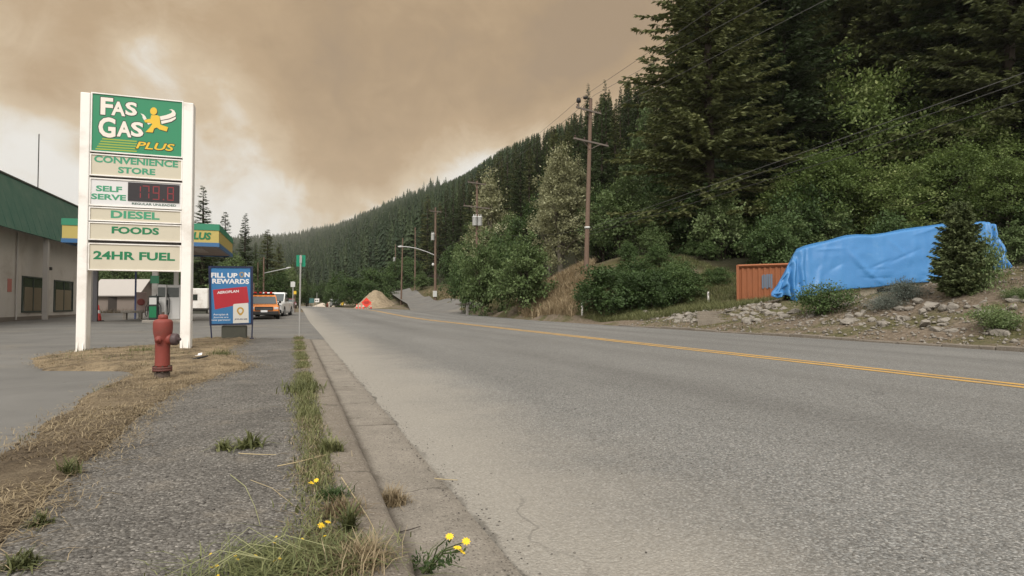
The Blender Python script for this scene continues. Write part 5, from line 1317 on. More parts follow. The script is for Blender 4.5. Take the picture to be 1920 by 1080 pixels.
zb_ = at(1104, 428, 44).z - P1.z; MB().lathe([(.16, 0), (.205, 0), (.205, .14), (.16, .14)], ((T1.x - P1.x) * zb_ / (T1.z - P1.z), 0, zb_), n=12).build('clamp', M_TRF, t1)
P2 = ground_at(894, 62); T2z = at(893, 338, 62).z
pole(P2, T2z, .16, 'utility pole with a pair of grey transformers before the pale poplar', ((at(893, 388, 62).z, 1.6, 0, rad(18)), (at(893, 343, 62).z, 1.1, 0, rad(18))), ((at(893, 414, 62).z, -.28), (at(893, 414, 62).z, .24)))
P3 = ground_at(816, 86)
t3 = pole(P3, at(818, 388, 86).z, .2, 'utility pole carrying a street lamp on a long curved arm by the side road', ((at(818, 396, 86).z, 1.0, 0, rad(18)),), ((at(812, 444, 86).z, -.42),))
M_ALU = mat('aluminium arm', (.46, .46, .45), .45, .06, metal=.3)
arm = [at(814, 478, 86) - P3, at(800, 472, 85.8) - P3, at(780, 465.5, 85.5) - P3, at(765, 463, 85.2) - P3, at(757, 462.5, 85.1) - P3]
la = MB().tube(arm, .06, 8).build('lamp_arm', M_ALU, t3); c = at(752, 462.5, 85) - P3
MB().tube([c + (arm[-1] - c) * 1.0, c + Vector((-.1, 0, 0)), c + Vector((-.45, -.05, -.03))], [.08, .16, .08], 8).build('lamp_head', M_ALU, la)
c = at(812, 496, 85.6) - P3; MB().lathe([(0, -.22), (.14, -.2), (.18, .0), (.12, .2), (0, .22)], c, n=12).build('area_lamp', M_TRF, t3)
c = at(816, 551, 85.6) - P3; MB().box((c.x - .28, -.34, c.z - .42), (c.x + .28, -.2, c.z + .42), .02).build('meter_box', M_TRF, t3)
P4 = ground_at(778, 120); pole(P4, at(779, 426, 120).z, .17, 'plain slim utility pole beyond the street lamp pole')
P5 = ground_at(752, 93); pole(P5, at(757, 446, 93).z, .14, 'slim pole on the left edge of the side road, right of the mound', lean=.02)
P6 = ground_at(741, 150); pole(P6, at(740, 458, 150).z, .16, 'far utility pole with one pale transformer above the round tree', (), ((at(738, 487, 150).z, -.3),))
# street lamp and bare poles left of the highway
p = at(494, 552, 90); p.z = .45
t = empty('street_lamp', p, 'street lamp with a straight arm above the orange pickup', 'street lamp')
MB().tube([(0, 0, -.5), (0, 0, at(496, 482, 90).z - p.z)], [.15, .10], 8).build('pole', M_WOOD, t)
a0 = at(496, 512, 90) - p; a1 = at(540, 502.5, 89) - p
la = MB().tube([a0, a1], .06, 6).build('lamp_arm', M_ALU, t); MB().tube([a1 - (a1 - a0).normalized() * .2, a1 + (a1 - a0).normalized() * .5], [.14, .08], 8).build('lamp_head', M_ALU, la)
for px, ty, d, lab in ((483, 492, 96, 'bare wooden pole just left of the street lamp'), (508, 506, 130, 'short bare pole right of the street lamp'), (476, 530, 84, 'low post at the right edge of the reward poster')):
    p = at(px, 552, d); p.z = .45; pole(p, at(px, ty, d).z, .12, lab, group='bare poles left of the highway')
def wire(a, b, sag, label, r=.011, name='power_line'):
    a = Vector(a); b = Vector(b); n = 24
    pts = [a + (b - a) * (k / n) - Vector((0, 0, sag * 4 * (k / n) * (1 - k / n))) for k in range(n + 1)]
    tag(MB().tube(pts, r, 5, False).build(name, M_PLAS if r > .012 else mat('aluminium wire', (.09, .088, .085), .5), None, a), label, 'wire', 'overhead power lines')
ya = -9.
def pass_through(a, px, py, x=None):
    """straight run from a through the spot the photo shows at a column, continued to beyond the frame"""
    r_ = ray(px, py); d = (18.2 / r_.x) if x is None else (x / r_.x); q = Vector((0, 0, H_EYE)) + r_ * d
    k = (ya - a.y) / (q.y - a.y); return a + (q - a) * k
tops = [(at(1086, 186, 44), 1250, 75), (at(1115, 178, 44), 1440, 0), (at(1140, 208, 44), 1470, 40)]
for k, (a, px, py) in enumerate(tops):
    wire(a, pass_through(a, px, py, 17.6 + k * .5), .0, ('left high wire from the tall pole towards the upper right', 'middle high wire from the tall pole top to the upper right', 'right high wire from the tall pole across the big fir')[k])
lows = [(at(1104, 428, 43.8), 1920, 130, .011), (at(1104, 434, 43.8), 1920, 146, .008), (at(1104, 440, 43.8), 1920, 181, .015)]
for k, (a, px, py, r_) in enumerate(lows):
    wire(a, pass_through(a, px, py, 18.0 + .3 * k), .10, ('upper of the low wires crossing the firs from the tall pole', 'thin middle one of the low wires crossing the firs', 'lower thick cable crossing the maples above the tarp')[k], r_)
a = at(1086, 186, 44); b = Vector((P2.x - 1.0, P2.y, T2z)); wire(a, b, .5, 'left high wire between the tall pole and the transformer pole')
wire(at(1115, 178, 44), Vector((P2.x, P2.y, T2z + .1)), .5, 'middle high wire between the tall pole and the transformer pole')
wire(Vector((P2.x - 1.0, P2.y, T2z)), Vector((P3.x - .8, P3.y, at(818, 394, 86).z)), .4, 'wire between the transformer pole and the street lamp pole')
wire(at(1104, 428, 43.8), Vector((P2.x, P2.y, T2z - 5)), .6, 'low cable between the tall pole and the transformer pole', .014)
wire(Vector((P2.x, P2.y, T2z - 5)), Vector((P3.x, P3.y, at(818, 460, 86).z)), .5, 'low cable between the transformer pole and the street lamp pole', .014)

# ------------------------------------------------------------------ blue tarp over a trailer, and the container
m_, t_ = new_mat('blue tarpaulin'); Pn = t_.add('ShaderNodeTexCoord').outputs['Object']
nz = t_.noise(Pn, 1.1, 5, .6); cc = t_.mix(nz, (.035, .155, .37), (.055, .205, .435)); cc = t_.mix(t_.rng(t_.noise(Pn, .9, 7, .7), .55, .75, 0, .35, True), cc, (.14, .30, .50))
nb = t_.bump(t_.noise(t_.vmath('MULTIPLY', Pn, (1.4, 1.4, 3)), 1.2, 4, .6), .16, .06); nb = t_.bump(t_.noise(Pn, 14, 4, .6), .25, .02, nb)
finish(t_, cc, .42, nb, spec=.4); M_TARP = m_
TOP = [(1446, 548), (1456, 536), (1470, 512), (1484, 485), (1495, 467), (1510, 461), (1550, 451), (1590, 441), (1612, 438.5), (1640, 439), (1668, 434.5), (1700, 429), (1765, 420), (1800, 415.5), (1830, 413.5), (1862, 414), (1872, 418), (1882, 444), (1892, 478), (1900, 504), (1903, 510)]
BOT = [(1446, 555), (1458, 559), (1475, 553), (1492, 566), (1500, 556), (1520, 556), (1560, 546), (1600, 541.5), (1640, 539), (1690, 532), (1740, 529), (1765, 527), (1800, 522), (1830, 522), (1845, 530), (1862, 520), (1880, 514), (1903, 512)]
nu, nvv = 190, 44
TD0 = 25.2
def tarp_pt(px, f):
    """f runs 0..1: front hem, front face, rounded eave, roof, back eave, back hem"""
    yt_ = np.interp(px, [a[0] for a in TOP], [a[1] for a in TOP]); yb_ = np.interp(px, [a[0] for a in BOT], [a[1] for a in BOT])
    A = at(px, yb_, TD0); zt_ = at(px, yt_, TD0 + .45).z; hgt = max(zt_ - A.z, .02)
    back = Vector((ray(1490, 572).x, ray(1490, 572).y, 0)).normalized()
    full = min(1., hgt / 1.7); wid = .62 + 1.7 * max(0, full - .12)
    e = .16
    if f < .5:
        g = f / .5; return A + Vector((0, 0, (hgt - e) * g)) + back * (.42 * full * g ** 1.3), g, 'front'
    if f < .60:
        g = (f - .5) / .10 * math.pi / 2; return A + Vector((0, 0, hgt - e + e * math.sin(g) * .75)) + back * (.42 * full + .30 * (1 - math.cos(g))), 1, 'eave'
    if f < .85:
        g = (f - .60) / .25; return A + Vector((0, 0, hgt - e * .25 + .10 * math.sin(g * math.pi) * full)) + back * (.42 * full + .30 + (wid - .6) * g), 1, 'roof'
    g = (f - .85) / .15; return A + Vector((0, 0, (hgt - .05) * (1 - g))) + back * (.42 * full + .30 + wid - .6 + .3 * g), 1 - g, 'back'
pxs = np.concatenate([np.linspace(1446, 1515, 58), np.linspace(1515, 1850, 92)[1:], np.linspace(1850, 1903, 42)[1:]]); fs = np.concatenate([np.linspace(0, .5, 46), np.linspace(.5, .6, 6)[1:], np.linspace(.6, .85, 9)[1:], np.linspace(.85, 1, 6)[1:]])
cr_ = random.Random(5); CREASES = []
for k in range(26):
    u0 = cr_.uniform(1490, 1870); g0 = cr_.uniform(.0, 1.0); an = cr_.uniform(0, 6.28); ln_ = cr_.uniform(.25, .7); CREASES.append((u0, g0, u0 + math.cos(an) * ln_ * 110, g0 + math.sin(an) * ln_, cr_.choice((-1, 1)) * cr_.uniform(.018, .045)))
for u0 in (1578, 1655, 1735): CREASES.append((u0, 0., u0 + 4, 1., .02))
V = []
nrm = -Vector((ray(960, 572).x, ray(960, 572).y, 0)).normalized()
for px in pxs:
    for f_ in fs:
        q, g, part_ = tarp_pt(px, f_)
        if part_ in ('front', 'eave'):
            endL = math.exp(-((px - 1482) / 26) ** 2); endR = math.exp(-((px - 1880) / 22) ** 2)
            k = (1 - g * .75)
            w = .13 * endL * math.sin((px - 1446) * .42 + g * 3.2 + mnoise.noise(Vector((px * .05, g * 3, 1))) * 3) * (.35 + k) + .15 * endR * math.sin((px - 1850) * .5 - g * 4 + mnoise.noise(Vector((px * .06, g * 3, 5))) * 3) * (.4 + k)
            w += .05 * mnoise.noise(Vector((px * .012, g * 1.6, 9))) + .02 * mnoise.noise(Vector((px * .06, g * 5, 3)))
            cxl = 1588 + 52 * max(0, 1 - g) ** 1.6 * 1.4; w += .075 * math.exp(-((px - cxl) / 5.5) ** 2) * math.sin(math.pi * min(1, max(0, g * 1.2)))
            cxl = 1552 - 22 * (1 - g); w += .05 * math.exp(-((px - cxl) / 4.5) ** 2) * (1 - g) * 1.5
            for (u0, g0, u1, g1, am) in CREASES:
                L2 = ((u1 - u0) / 110) ** 2 + (g1 - g0) ** 2; tq = (((px - u0) / 110) * ((u1 - u0) / 110) + (g - g0) * (g1 - g0)) / L2
                if -.1 < tq < 1.1:
                    dd = math.hypot((px - u0) / 110 - tq * (u1 - u0) / 110, g - g0 - tq * (g1 - g0)); w += am * math.exp(-dd / .022) * math.sin(math.pi * min(1, max(0, (tq + .1) / 1.2)))
            for c0 in (1505, 1712, 1748): w += .03 * math.exp(-((px - c0 - 9 * g) / 5) ** 2) * k
            q = q + nrm * w
        elif part_ == 'roof': q = q + Vector((0, 0, .05 * mnoise.noise(Vector((px * .02, f_ * 12, 2)))))
        V.append(q)
nn = len(fs); F = [(i * nn + k, (i + 1) * nn + k, (i + 1) * nn + k + 1, i * nn + k + 1) for i in range(len(pxs) - 1) for k in range(nn - 1)]
to = at(1660, 540, 26)
o = link('tarpaulin', npmesh('tarpaulin', [v - to for v in V], F, M_TARP, smooth=True), loc=to)
sm_ = o.modifiers.new('thickness', 'SOLIDIFY'); sm_.thickness = .012; sm_.offset = 1
tag(o, 'big blue tarpaulin draped over a parked trailer on the stony berm', 'tarpaulin')
tr = empty('camper_trailer', to, 'cream trailer hidden under the blue tarp, its lower edge and wheel arch showing', 'trailer')
M_CAMP = mat('cream trailer siding', (.78, .69, .54), .6, .08, 2, dirt=(.4, .33, .24), dirt_amt=.25)
bk = Vector((ray(1490, 572).x, ray(1490, 572).y, 0)).normalized()
A = at(1512, 552, TD0 + .62); B = at(1842, 524, TD0 + .62); dz = Vector((0, 0, 1))
def rel(p): return p
mb = MB()
def slab(x0, x1, z0, z1, y0, y1, mbx):
    p0 = A + (B - A) * x0; p1 = A + (B - A) * x1
    mbx.prism([p0 + dz * z0 + bk * y0, p1 + dz * z0 + bk * y0, p1 + dz * z1 + bk * y0, p0 + dz * z1 + bk * y0], bk * (y1 - y0))
slab(0.02, .98, -.34, 1.2, -.33, 1.4, mb); body = mb.build('body', M_CAMP, tr, to)
mb = MB(); slab(.398, .53, -.345, -.02, -.36, -.30, mb); mb.build('wheel_arch', M_PLAS, tr, to)
for x in (.43, .50):
    c = A + (B - A) * x + dz * -.30 - bk * .30; w_ = MB().lathe([(0, -.1), (.2, -.1), (.30, -.08), (.31, 0), (.30, .08), (.2, .1), (0, .1)], c, bk, 18).build('wheel', M_TYRE, tr, to); MB().lathe([(0, 0), (.16, 0), (.1, .03), (0, .03)], c - bk * .1, -bk, 12).build('rim', M_RIM, w_, to)
mb = MB(); slab(.25, .30, -.25, .02, -.345, -.332, mb); mb.build('hatch', mat('tan hatch', (.42, .34, .24), .6), tr, to)
mb = MB(); slab(-.13, .0, -.28, -.12, .3, .5, mb); mb.build('drawbar', M_PLAS, tr, to)
c = at(1478, 560, TD0 + .5); MB().lathe([(0, -.12), (.2, -.12), (.2, .12), (0, .12)], c + bk * .3, bk, 14).build('jockey_wheel', M_TYRE, tr, to)
# corrugated container
ca = at(1384, 556, 33); cz = at(1384, 497, 33).z; cb_ = at(1500, 556, 31.5)
cu_ = (cb_ - ca); cu_.z = 0; cl = cu_.length + 2.6; cu_.normalize(); cn = Vector((cu_.y, -cu_.x, 0)); cn = cn if cn.y < 0 else -cn; z0_ = gz(ca.x, ca.y) - .15
co = Vector((ca.x, ca.y, z0_)); ct = empty('shipping_container', co, 'orange corrugated shipping container behind the left end of the blue tarp', 'container')
m_, t_ = new_mat('faded orange container paint'); Pn = t_.add('ShaderNodeTexCoord').outputs['Object']
c_ = t_.mix(t_.noise(Pn, 1.5, 6, .65), (.31, .108, .045), (.235, .085, .036)); c_ = t_.mix(t_.rng(t_.noise(t_.vmath('MULTIPLY', Pn, (1, 1, .25)), 3.5, 6, .7), .56, .72, 0, .6), c_, (.15, .055, .03)); finish(t_, c_, .65, t_.bump(t_.noise(Pn, 20, 3), .2, .01)); M_CONT = m_
hC = cz - z0_; mb = MB(); n = int(cl / .07); pr = [0, .0, .035, .035]
pts_ = [(cu_ * (k * .07) - cn * .05 * ((k % 4) in (1, 2))) for k in range(n)]
V = []; F = []
for k, q in enumerate(pts_): V += [q + Vector((0, 0, .12)), q + Vector((0, 0, hC - .12 + .0 * k))]
for k in range(n - 1): F.append((2 * k, 2 * k + 2, 2 * k + 3, 2 * k + 1))
mb.add(V, F)
mb.prism([cu_ * 0 - cn * .06 + Vector((0, 0, .05)), cu_ * cl - cn * .06 + Vector((0, 0, .05)), cu_ * cl - cn * 2.4 + Vector((0, 0, .05)), -cn * 2.4 + Vector((0, 0, .05))], (0, 0, hC - .08))
wall = mb.build('wall', M_CONT, ct, fixn=False)
def bar(p0, p1, sx, m=M_CONT):
    mb = MB(); d_ = (p1 - p0).normalized(); a_ = d_.orthogonal().normalized() * sx; b_ = d_.cross(a_)
    mb.prism([p0 - a_ - b_, p0 + a_ - b_, p0 + a_ + b_, p0 - a_ + b_], p1 - p0); return mb
mb = MB()
for z in (.06, hC - .06):
    q = bar(cn * .02 + Vector((0, 0, z)), cu_ * cl + cn * .02 + Vector((0, 0, z)), .062); mb.add(q.v, q.f)
for x in (0, cl):
    q = bar(cu_ * x + cn * .025, cu_ * x + cn * .025 + Vector((0, 0, hC)), .068); mb.add(q.v, q.f)
mb.build('frame', M_CONT, ct)
x0 = (at(1428, 530, 32.4) - ca).dot(cu_); x1 = (at(1449, 530, 32.2) - ca).dot(cu_); zz0 = at(1436, 541, 32.3).z - z0_; zz1 = at(1436, 514, 32.3).z - z0_
mb = MB()
for k in range(5): mb.prism([cu_ * (x0 + (x1 - x0) * k / 5 + .01) + cn * .006 + Vector((0, 0, zz0 + .06 * (k % 2))), cu_ * (x0 + (x1 - x0) * (k + 1) / 5 - .01) + cn * .006 + Vector((0, 0, zz0 + .05 * (k % 2))), cu_ * (x0 + (x1 - x0) * (k + 1) / 5 - .01) + cn * .006 + Vector((0, 0, zz1 - .06 * (k == 1))), cu_ * (x0 + (x1 - x0) * k / 5 + .01) + cn * .006 + Vector((0, 0, zz1 - .1 * (k == 0)))], cn * .004)
mb.build('painted_patch', mat('grey blue patch paint', (.12, .155, .20), .6), ct)

# ------------------------------------------------------------------ rocks, steps, markers on the right
M_ROCK = concrete_mat('pale grey rock', (.26, .235, .20), (.13, .105, .085))
def rock_mesh(seed):
    import bmesh
    g = random.Random(seed); bm = bmesh.new(); bmesh.ops.create_icosphere(bm, subdivisions=2, radius=1)
    cuts = [Vector((g.gauss(0, 1), g.gauss(0, 1), g.gauss(0, 1))).normalized() for _ in range(9)]
    for v in bm.verts:
        for c in cuts:
            d = v.co.dot(c) - g.uniform(.52, .60)
            if d > 0: v.co -= c * d
        v.co += Vector((g.gauss(0, .025), g.gauss(0, .025), g.gauss(0, .025)))
    me = bpy.data.meshes.new('rock'); bm.to_mesh(me); bm.free(); me.materials.append(M_ROCK); return me
ROCKS = [rock_mesh(k) for k in range(7)]
def rock(p, s, label, group):
    o = link('rock', random.choice(ROCKS), None, p); o.scale = (s * random.uniform(.8, 1.4), s * random.uniform(.7, 1.1), s * random.uniform(.45, .8)); o.rotation_euler = (random.uniform(-.4, .4), random.uniform(-.4, .4), random.uniform(0, 6.28))
    return tag(o, label, 'rock', group)
zones = [(60, [(1252, 596), (1272, 585), (1316, 587), (1314, 604), (1262, 605)], .09, .22, 'pale rock in the loose pile left of the concrete steps'), (90, [(1366, 586), (1392, 566), (1480, 574), (1482, 604), (1380, 606)], .09, .28, 'pale jagged rock in the bank between the concrete steps and the round shrub'),
         (120, [(1470, 585), (1600, 560), (1760, 560), (1915, 535), (1918, 632), (1600, 612), (1480, 606)], .07, .28, 'grey rock half buried in the berm below the blue tarp')]
def inside(x, y, P):
    c = False
    for i in range(len(P)):
        (x1_, y1_), (x2_, y2_) = P[i], P[i - 1]
        if (y1_ > y) != (y2_ > y) and x < (x2_ - x1_) * (y - y1_) / (y2_ - y1_) + x1_: c = not c
    return c
for n, poly, s0, s1, lab in zones:
    k = 0
    while k < n:
        x = random.uniform(min(a[0] for a in poly), max(a[0] for a in poly)); y = random.uniform(min(a[1] for a in poly), max(a[1] for a in poly))
        if not inside(x, y, poly): continue
        p = hit(x, y, 9, 50); s = s0 + (s1 - s0) * random.random() ** 2.2
        rock(p + Vector((0, 0, -s * .05)), s, lab, lab.split(' in the ')[-1] if 'pile' in lab else 'rocks of the roadside berm'); k += 1
for x, y, s, lab in ((1404, 572, .34, 'rounded pale boulder at the top of the bank right of the steps'), (1211, 588, .22, 'pale rock alone at the foot of the green verge'), (1750, 575, .22, 'flat pale rock right of the grey sage bush'), (1655, 610, .22, 'flat pale slab low on the berm near the kerb'), (1735, 612, .24, 'flat pale slab low on the berm toward the right edge')):
    rock(hit(x, y, 9, 50) + Vector((0, 0, .05)), s, lab, None)
q = hit(1342, 605, 10, 45); q2 = hit(1340, 585, 10, 45); dv = (q2 - q); dv.z = 0; dv.normalize(); sv = Vector((dv.y, -dv.x, 0)); stp = empty('steps', q, 'small flight of weathered concrete steps between the rock piles', 'steps')
rise = (q2.z - q.z + .02) / 5; M_STEP = concrete_mat('weathered step concrete', (.22, .19, .15))
for k in range(5):
    a0 = dv * (k * .55 - .2) + sv * random.uniform(-.06, .06) + Vector((0, 0, -.25)); MB().prism([a0 - sv * .72, a0 + sv * .72, a0 + sv * .72 + dv * .60, a0 - sv * .72 + dv * .60], (0, 0, .25 + rise * (k + 1) + .02)).build('step', M_STEP, stp)
for px, yb_, yt_, lab in ((1091.5, 591, 568, 'white marker post in front of the big dark bush'), (1328, 568, 547, 'thin white marker post left of the container')):
    p = hit(px, yb_, 12, 60); d = (p - Vector((0, 0, 1))).dot(Vector(CM @ Vector((0, 0, -1)))); h = at(px, yt_, d).z - p.z
    t = empty('marker_post', p, lab, 'marker post', 'white roadside marker posts'); MB().box((-.045, -.03, -.1), (.045, .03, h), .01).build('post', M_WHITE, t); MB().box((-.035, -.034, h - .22), (.035, -.031, h - .06)).build('reflector', M_GALV, t)
p = at(876, 566, 52); p.z = gz(p.x, p.y); t = empty('mailbox_stand', p, 'weathered board on a pale post at the left end of the leafy row', 'stand')
MB().box((-.09, -.09, -.1), (.09, .09, .95)).build('post', M_POSTW, t); MB().box((-1.0, -.12, .95), (.15, .12, 1.05)).build('board', M_ARM, t)
# far kerb on the right
mb = MB()
for a in np.arange(-4, 25, 1.2):
    b = a + 1.18; mb.box((XR - .02, a, -.1), (XR + .14, b, .07 + .03 * math.sin(a)), .02)
tag(mb.build('far_kerb', M_KERB), kind='structure')
# side road, climbing right
SRP = [(13.6, 56, .30), (14.6, 64, .55), (15.6, 75, 1.0), (16.9, 90, 1.8), (19.4, 115, 3.1), (22.8, 141, 4.3), (30, 172, 5.1)]
sy = np.linspace(56, 172, 80); sx_ = np.interp(sy, [a[1] for a in SRP], [a[0] for a in SRP]); 
wd = np.interp(sy, [56, 66, 80, 172], [3.6, 3.0, 2.1, 2.3])
CX = np.stack([sx_ - wd, sx_ - wd * .4, sx_ + wd * .4, sx_ + wd], 0); CY = np.repeat(sy[None, :], 4, 0)
CZ = np.maximum(ground_z(CX, CY), np.interp(sy, [a[1] for a in SRP], [a[2] for a in SRP])[None, :] - .15) + .06
tag(link('side_road', grid_mesh('side_road', CX, CY, CZ, M_LOT)), kind='structure')
# mound
mo = at(711, 578, 87); mo.z = .45; gr = 44; u_ = np.linspace(-1, 1, gr); UX, UY = np.meshgrid(u_, u_, indexing='ij'); rr = np.sqrt(UX ** 2 + UY ** 2)
wx = 3.4; wy = 8.
hz_ = np.clip(1 - rr ** 1.15, -.1, 1) * 2.75; MX = mo.x + UX * wx + UY * 1.3; MY = mo.y + 3 + UY * wy; MZ = .40 + hz_ + fbm(MX, MY, .8, 91) * 1.6 * np.clip(1 - rr, 0, 1) + fbm(MX, MY, 3, 92, 2) * .12
m_, t_ = new_mat('sandy gravel'); Pn = pos(t_); c_ = t_.ramp(t_.noise(Pn, 2.2, 8, .68), [(.25, (.13, .10, .065)), (.5, (.27, .21, .135)), (.75, (.40, .33, .23))]); finish(t_, c_, .95, t_.bump(t_.noise(Pn, 9, 6, .7), .9, .1)); M_SAND = m_
o = grid_mesh('gravel_mound', MX - mo.x, MY - mo.y, MZ - mo.z, M_SAND); o = link('gravel_mound', o, loc=mo); tag(o, 'tan mound of sandy gravel between the highway and the side road', 'mound')
M_SGN = mat('orange red sign face', (.70, .06, .035), .45, .05)
sp = at(687, 580, 78); sp.z = .47; t = empty('warning_sign', sp, 'orange red diamond road work sign on a low stand before the gravel mound', 'sign')
c = Vector((0, 0, at(687, 567.5, 78).z - sp.z)); r_ = .66; yw = rad(-10); ux = Vector((math.cos(yw), math.sin(yw), 0))
bd = MB().prism([c + ux * r_, c + dz * r_, c - ux * r_, c - dz * r_], (0, .02, 0)).build('board', M_SGN, t)
mb = MB()
for w, z in ((.36, .12), (.5, 0), (.32, -.12)): mb.prism([c - ux * w * .8 + dz * (z - .03) + Vector((0, -.004, 0)), c + ux * w * .8 + dz * (z - .03) + Vector((0, -.004, 0)), c + ux * w * .8 + dz * (z + .03) + Vector((0, -.004, 0)), c - ux * w * .8 + dz * (z + .03) + Vector((0, -.004, 0))], (0, -.003, 0))
mb.build('lettering', mat('dark sign print', (.16, .02, .016), .5), bd)
mb = MB(); mb.tube([(0, .03, 0), (0, .03, c.z)], .03, 6); mb.tube([(-.5, .3, .02), (0, .03, .35), (.5, .3, .02)], .025, 5); mb.tube([(-.5, -.25, .02), (0, .03, .3), (.5, -.25, .02)], .025, 5); mb.build('stand', M_PLAS, t)
for px, d, lab in ((669, 80, 'leftmost of the small orange cones left of the diamond sign'), (675, 78, 'second small orange cone left of the diamond sign'), (681, 77, 'small orange cone right beside the diamond sign stand'), (695.5, 79, 'small orange cone right of the diamond sign at the mound foot')):
    p = at(px, 580, d); p.z = .52; cone(p, .62, lab, 'orange cones around the diamond sign', red=M_SGN)
# far end of the highway
p = at(594, 575, 150); p.z = .5; t = empty('notice_sign', p, 'small white notice board on a post far down the highway', 'sign'); MB().box((-.55, -.02, 1.2), (.55, .02, 2.1)).build('board', M_WHITE, t); MB().box((-.05, .021, -.1), (.05, .1, 3.6)).build('post', M_GALV, t)
MB().box((-.4, -.026, 1.5), (-.1, -.021, 1.8)).build('print', M_BLK, t); MB().box((.05, -.026, 1.5), (.3, -.021, 1.8)).build('print', M_BLK, t)
p = at(584, 575, 145); p.z = .5; t = empty('guide_sign', p, 'blue green road sign seen from behind far down the highway', 'sign'); MB().box((-.55, -.02, 1.0), (.55, .02, 2.1)).build('board', mat('dull teal back', (.05, .13, .12), .6), t)
for s in (-.4, .4): MB().box((s - .04, .021, -.1), (s + .04, .08, 2.0)).build('post', M_GALV, t)
p = at(549, 592, 52); p.z = .1; t = empty('road_sign', p, 'back of a grey road sign on a post left of the route marker', 'sign'); MB().tube([(0, 0, -.1), (0, 0, 2.95)], .045, 8).build('post', M_GALV, t); MB().box((-.20, -.05, 2.45), (.16, -.03, 2.9)).build('board', M_TRF, t)
p = at(552.6, 592, 56); p.z = .1; t = empty('small_sign', p, 'short post with a small yellow plate right of the grey road sign', 'sign'); MB().tube([(0, 0, -.1), (0, 0, 2.2)], .04, 8).build('post', M_WOOD, t); MB().box((-.12, -.05, 1.9), (.12, -.03, 2.2)).build('board', M_YEL, t)
for px, d, w, h, lab in ((606, 160, 3.2, 1.2, 'left pale gravel heap at the far end of the highway'), (622, 175, 4.5, 1.7, 'middle pale gravel heap behind the distant pickup'), (640, 165, 3.5, 1.2, 'right pale gravel heap beside the dark bush')):
    p = at(px, 575, d); p.z = .45; UX, UY = np.meshgrid(np.linspace(-1, 1, 20), np.linspace(-1, 1, 20), indexing='ij'); rr = np.sqrt(UX ** 2 + UY ** 2)
    tag(link('gravel_heap', grid_mesh('gravel_heap', UX * w, UY * w, np.clip(1 - rr, -.1, 1) * h + fbm(UX * 5, UY * 5, 1, px) * .3 * (rr < 1), mat('pale gravel', (.42, .36, .29), .95, .2, 2)), loc=p), lab, 'gravel heap', 'gravel heaps at the end of the highway')
p = at(613.5, 575, 140); p.z = .52; t = empty('barrel', p, 'dark traffic barrel left of the distant pickup', 'barrel'); MB().lathe([(0, 0), (.32, 0), (.30, .5), (.27, 1.0), (0, 1.02)], n=14).build('drum', mat('dark orange drum', (.16, .05, .03), .6), t); MB().lathe([(.301, .42), (.288, .66)], n=14).build('band', M_REFL, t)
p = at(642, 575, 140); p.z = .52; t = empty('barrel', p, 'yellow barrel right of the distant pickup', 'barrel'); MB().lathe([(0, 0), (.34, 0), (.32, .6), (.30, 1.1), (0, 1.12)], n=14).build('drum', M_YEL, t); MB().lathe([(.322, .52), (.312, .76)], n=14).build('band', M_REFL, t)

# ------------------------------------------------------------------ weeds, flowers, litter and loose stones near the camera
def tuft(name, px, py, n, hgt, spread, m, label, cat='weed', lean=.6, wid=.004, z=.112, up=1., sy_=1.):
    c = on_z(px, py, z); P = np.stack([rng.normal(0, spread, n), rng.normal(0, spread * sy_, n), np.zeros(n)], 1)
    return tag(link(name, blades(name, P, hgt, m, lean, wid, up=up), loc=c), label, cat)
F_SAGEG = foliage('grey green weed stems', (.085, .105, .042), (.19, .20, .085), (.34, .32, .16), trans=.2)
c = on_z(545, 1062, .11)
t = empty('sprawling_weed', c, 'sprawling grey green weed with small yellow flowers at the bottom of the frame', 'weed')
n = 2000; a = rng.normal(0, .15, n); b = rng.normal(0, .10, n)
bl = blades('stems', np.stack([a, b, np.abs(rng.normal(0, .02, n))], 1), .085, F_SAGEG, 1.6, .0018, up=.5); link('stems', bl, t)
n = 700; link('dry_stems', blades('dry_stems', np.stack([rng.normal(.12, .06, n), rng.normal(0, .10, n), np.zeros(n)], 1), .075, F_BROWN, 1.3, .002, up=.7), t)
M_PET = mat('yellow petals', (.72, .48, .02), .6, .1)
def petals(P, r, n=8):
    mb = MB()
    for p in P:
        p = Vector(p); a0 = random.random() * 6; tl = Vector((random.gauss(0, .35), random.gauss(-.3, .35), 1)).normalized(); u_ = tl.orthogonal().normalized(); v_ = tl.cross(u_)
        for k in range(n):
            a = a0 + 2 * math.pi * k / n; d = u_ * math.cos(a) + v_ * math.sin(a); s = tl.cross(d)
            mb.poly([p, p + d * r * .6 + s * r * .22 + tl * r * .1, p + d * r, p + d * r * .6 - s * r * .22 + tl * r * .1])
    return mb
for q in [(random.gauss(-.20, .09), random.gauss(-.02, .07), random.uniform(.03, .06)) for _ in range(10)] + [(random.gauss(0, .12), random.gauss(.02, .08), .08) for _ in range(4)]:
    petals([q], .007, 6).build('flower', M_PET, t, fixn=False)
mb = MB()
for k in range(9):
    a = random.uniform(2.2, 3.6); x, y = random.gauss(.02, .06), random.gauss(.02, .05); L_ = random.uniform(.18, .42)
    mb.tube([(x, y, .03), (x + L_ * .5 * math.cos(a), y - L_ * .35 * math.sin(a) * random.choice((1, 1, -1)), .09 + random.random() * .03), (x + L_ * math.cos(a), y - L_ * .7 * math.sin(a) * random.uniform(-.3, 1), .02)], [.0015, .0012, .0006], 4, False)
mb.build('runners', mat('pale green stem', (.26, .26, .13), .7), t)
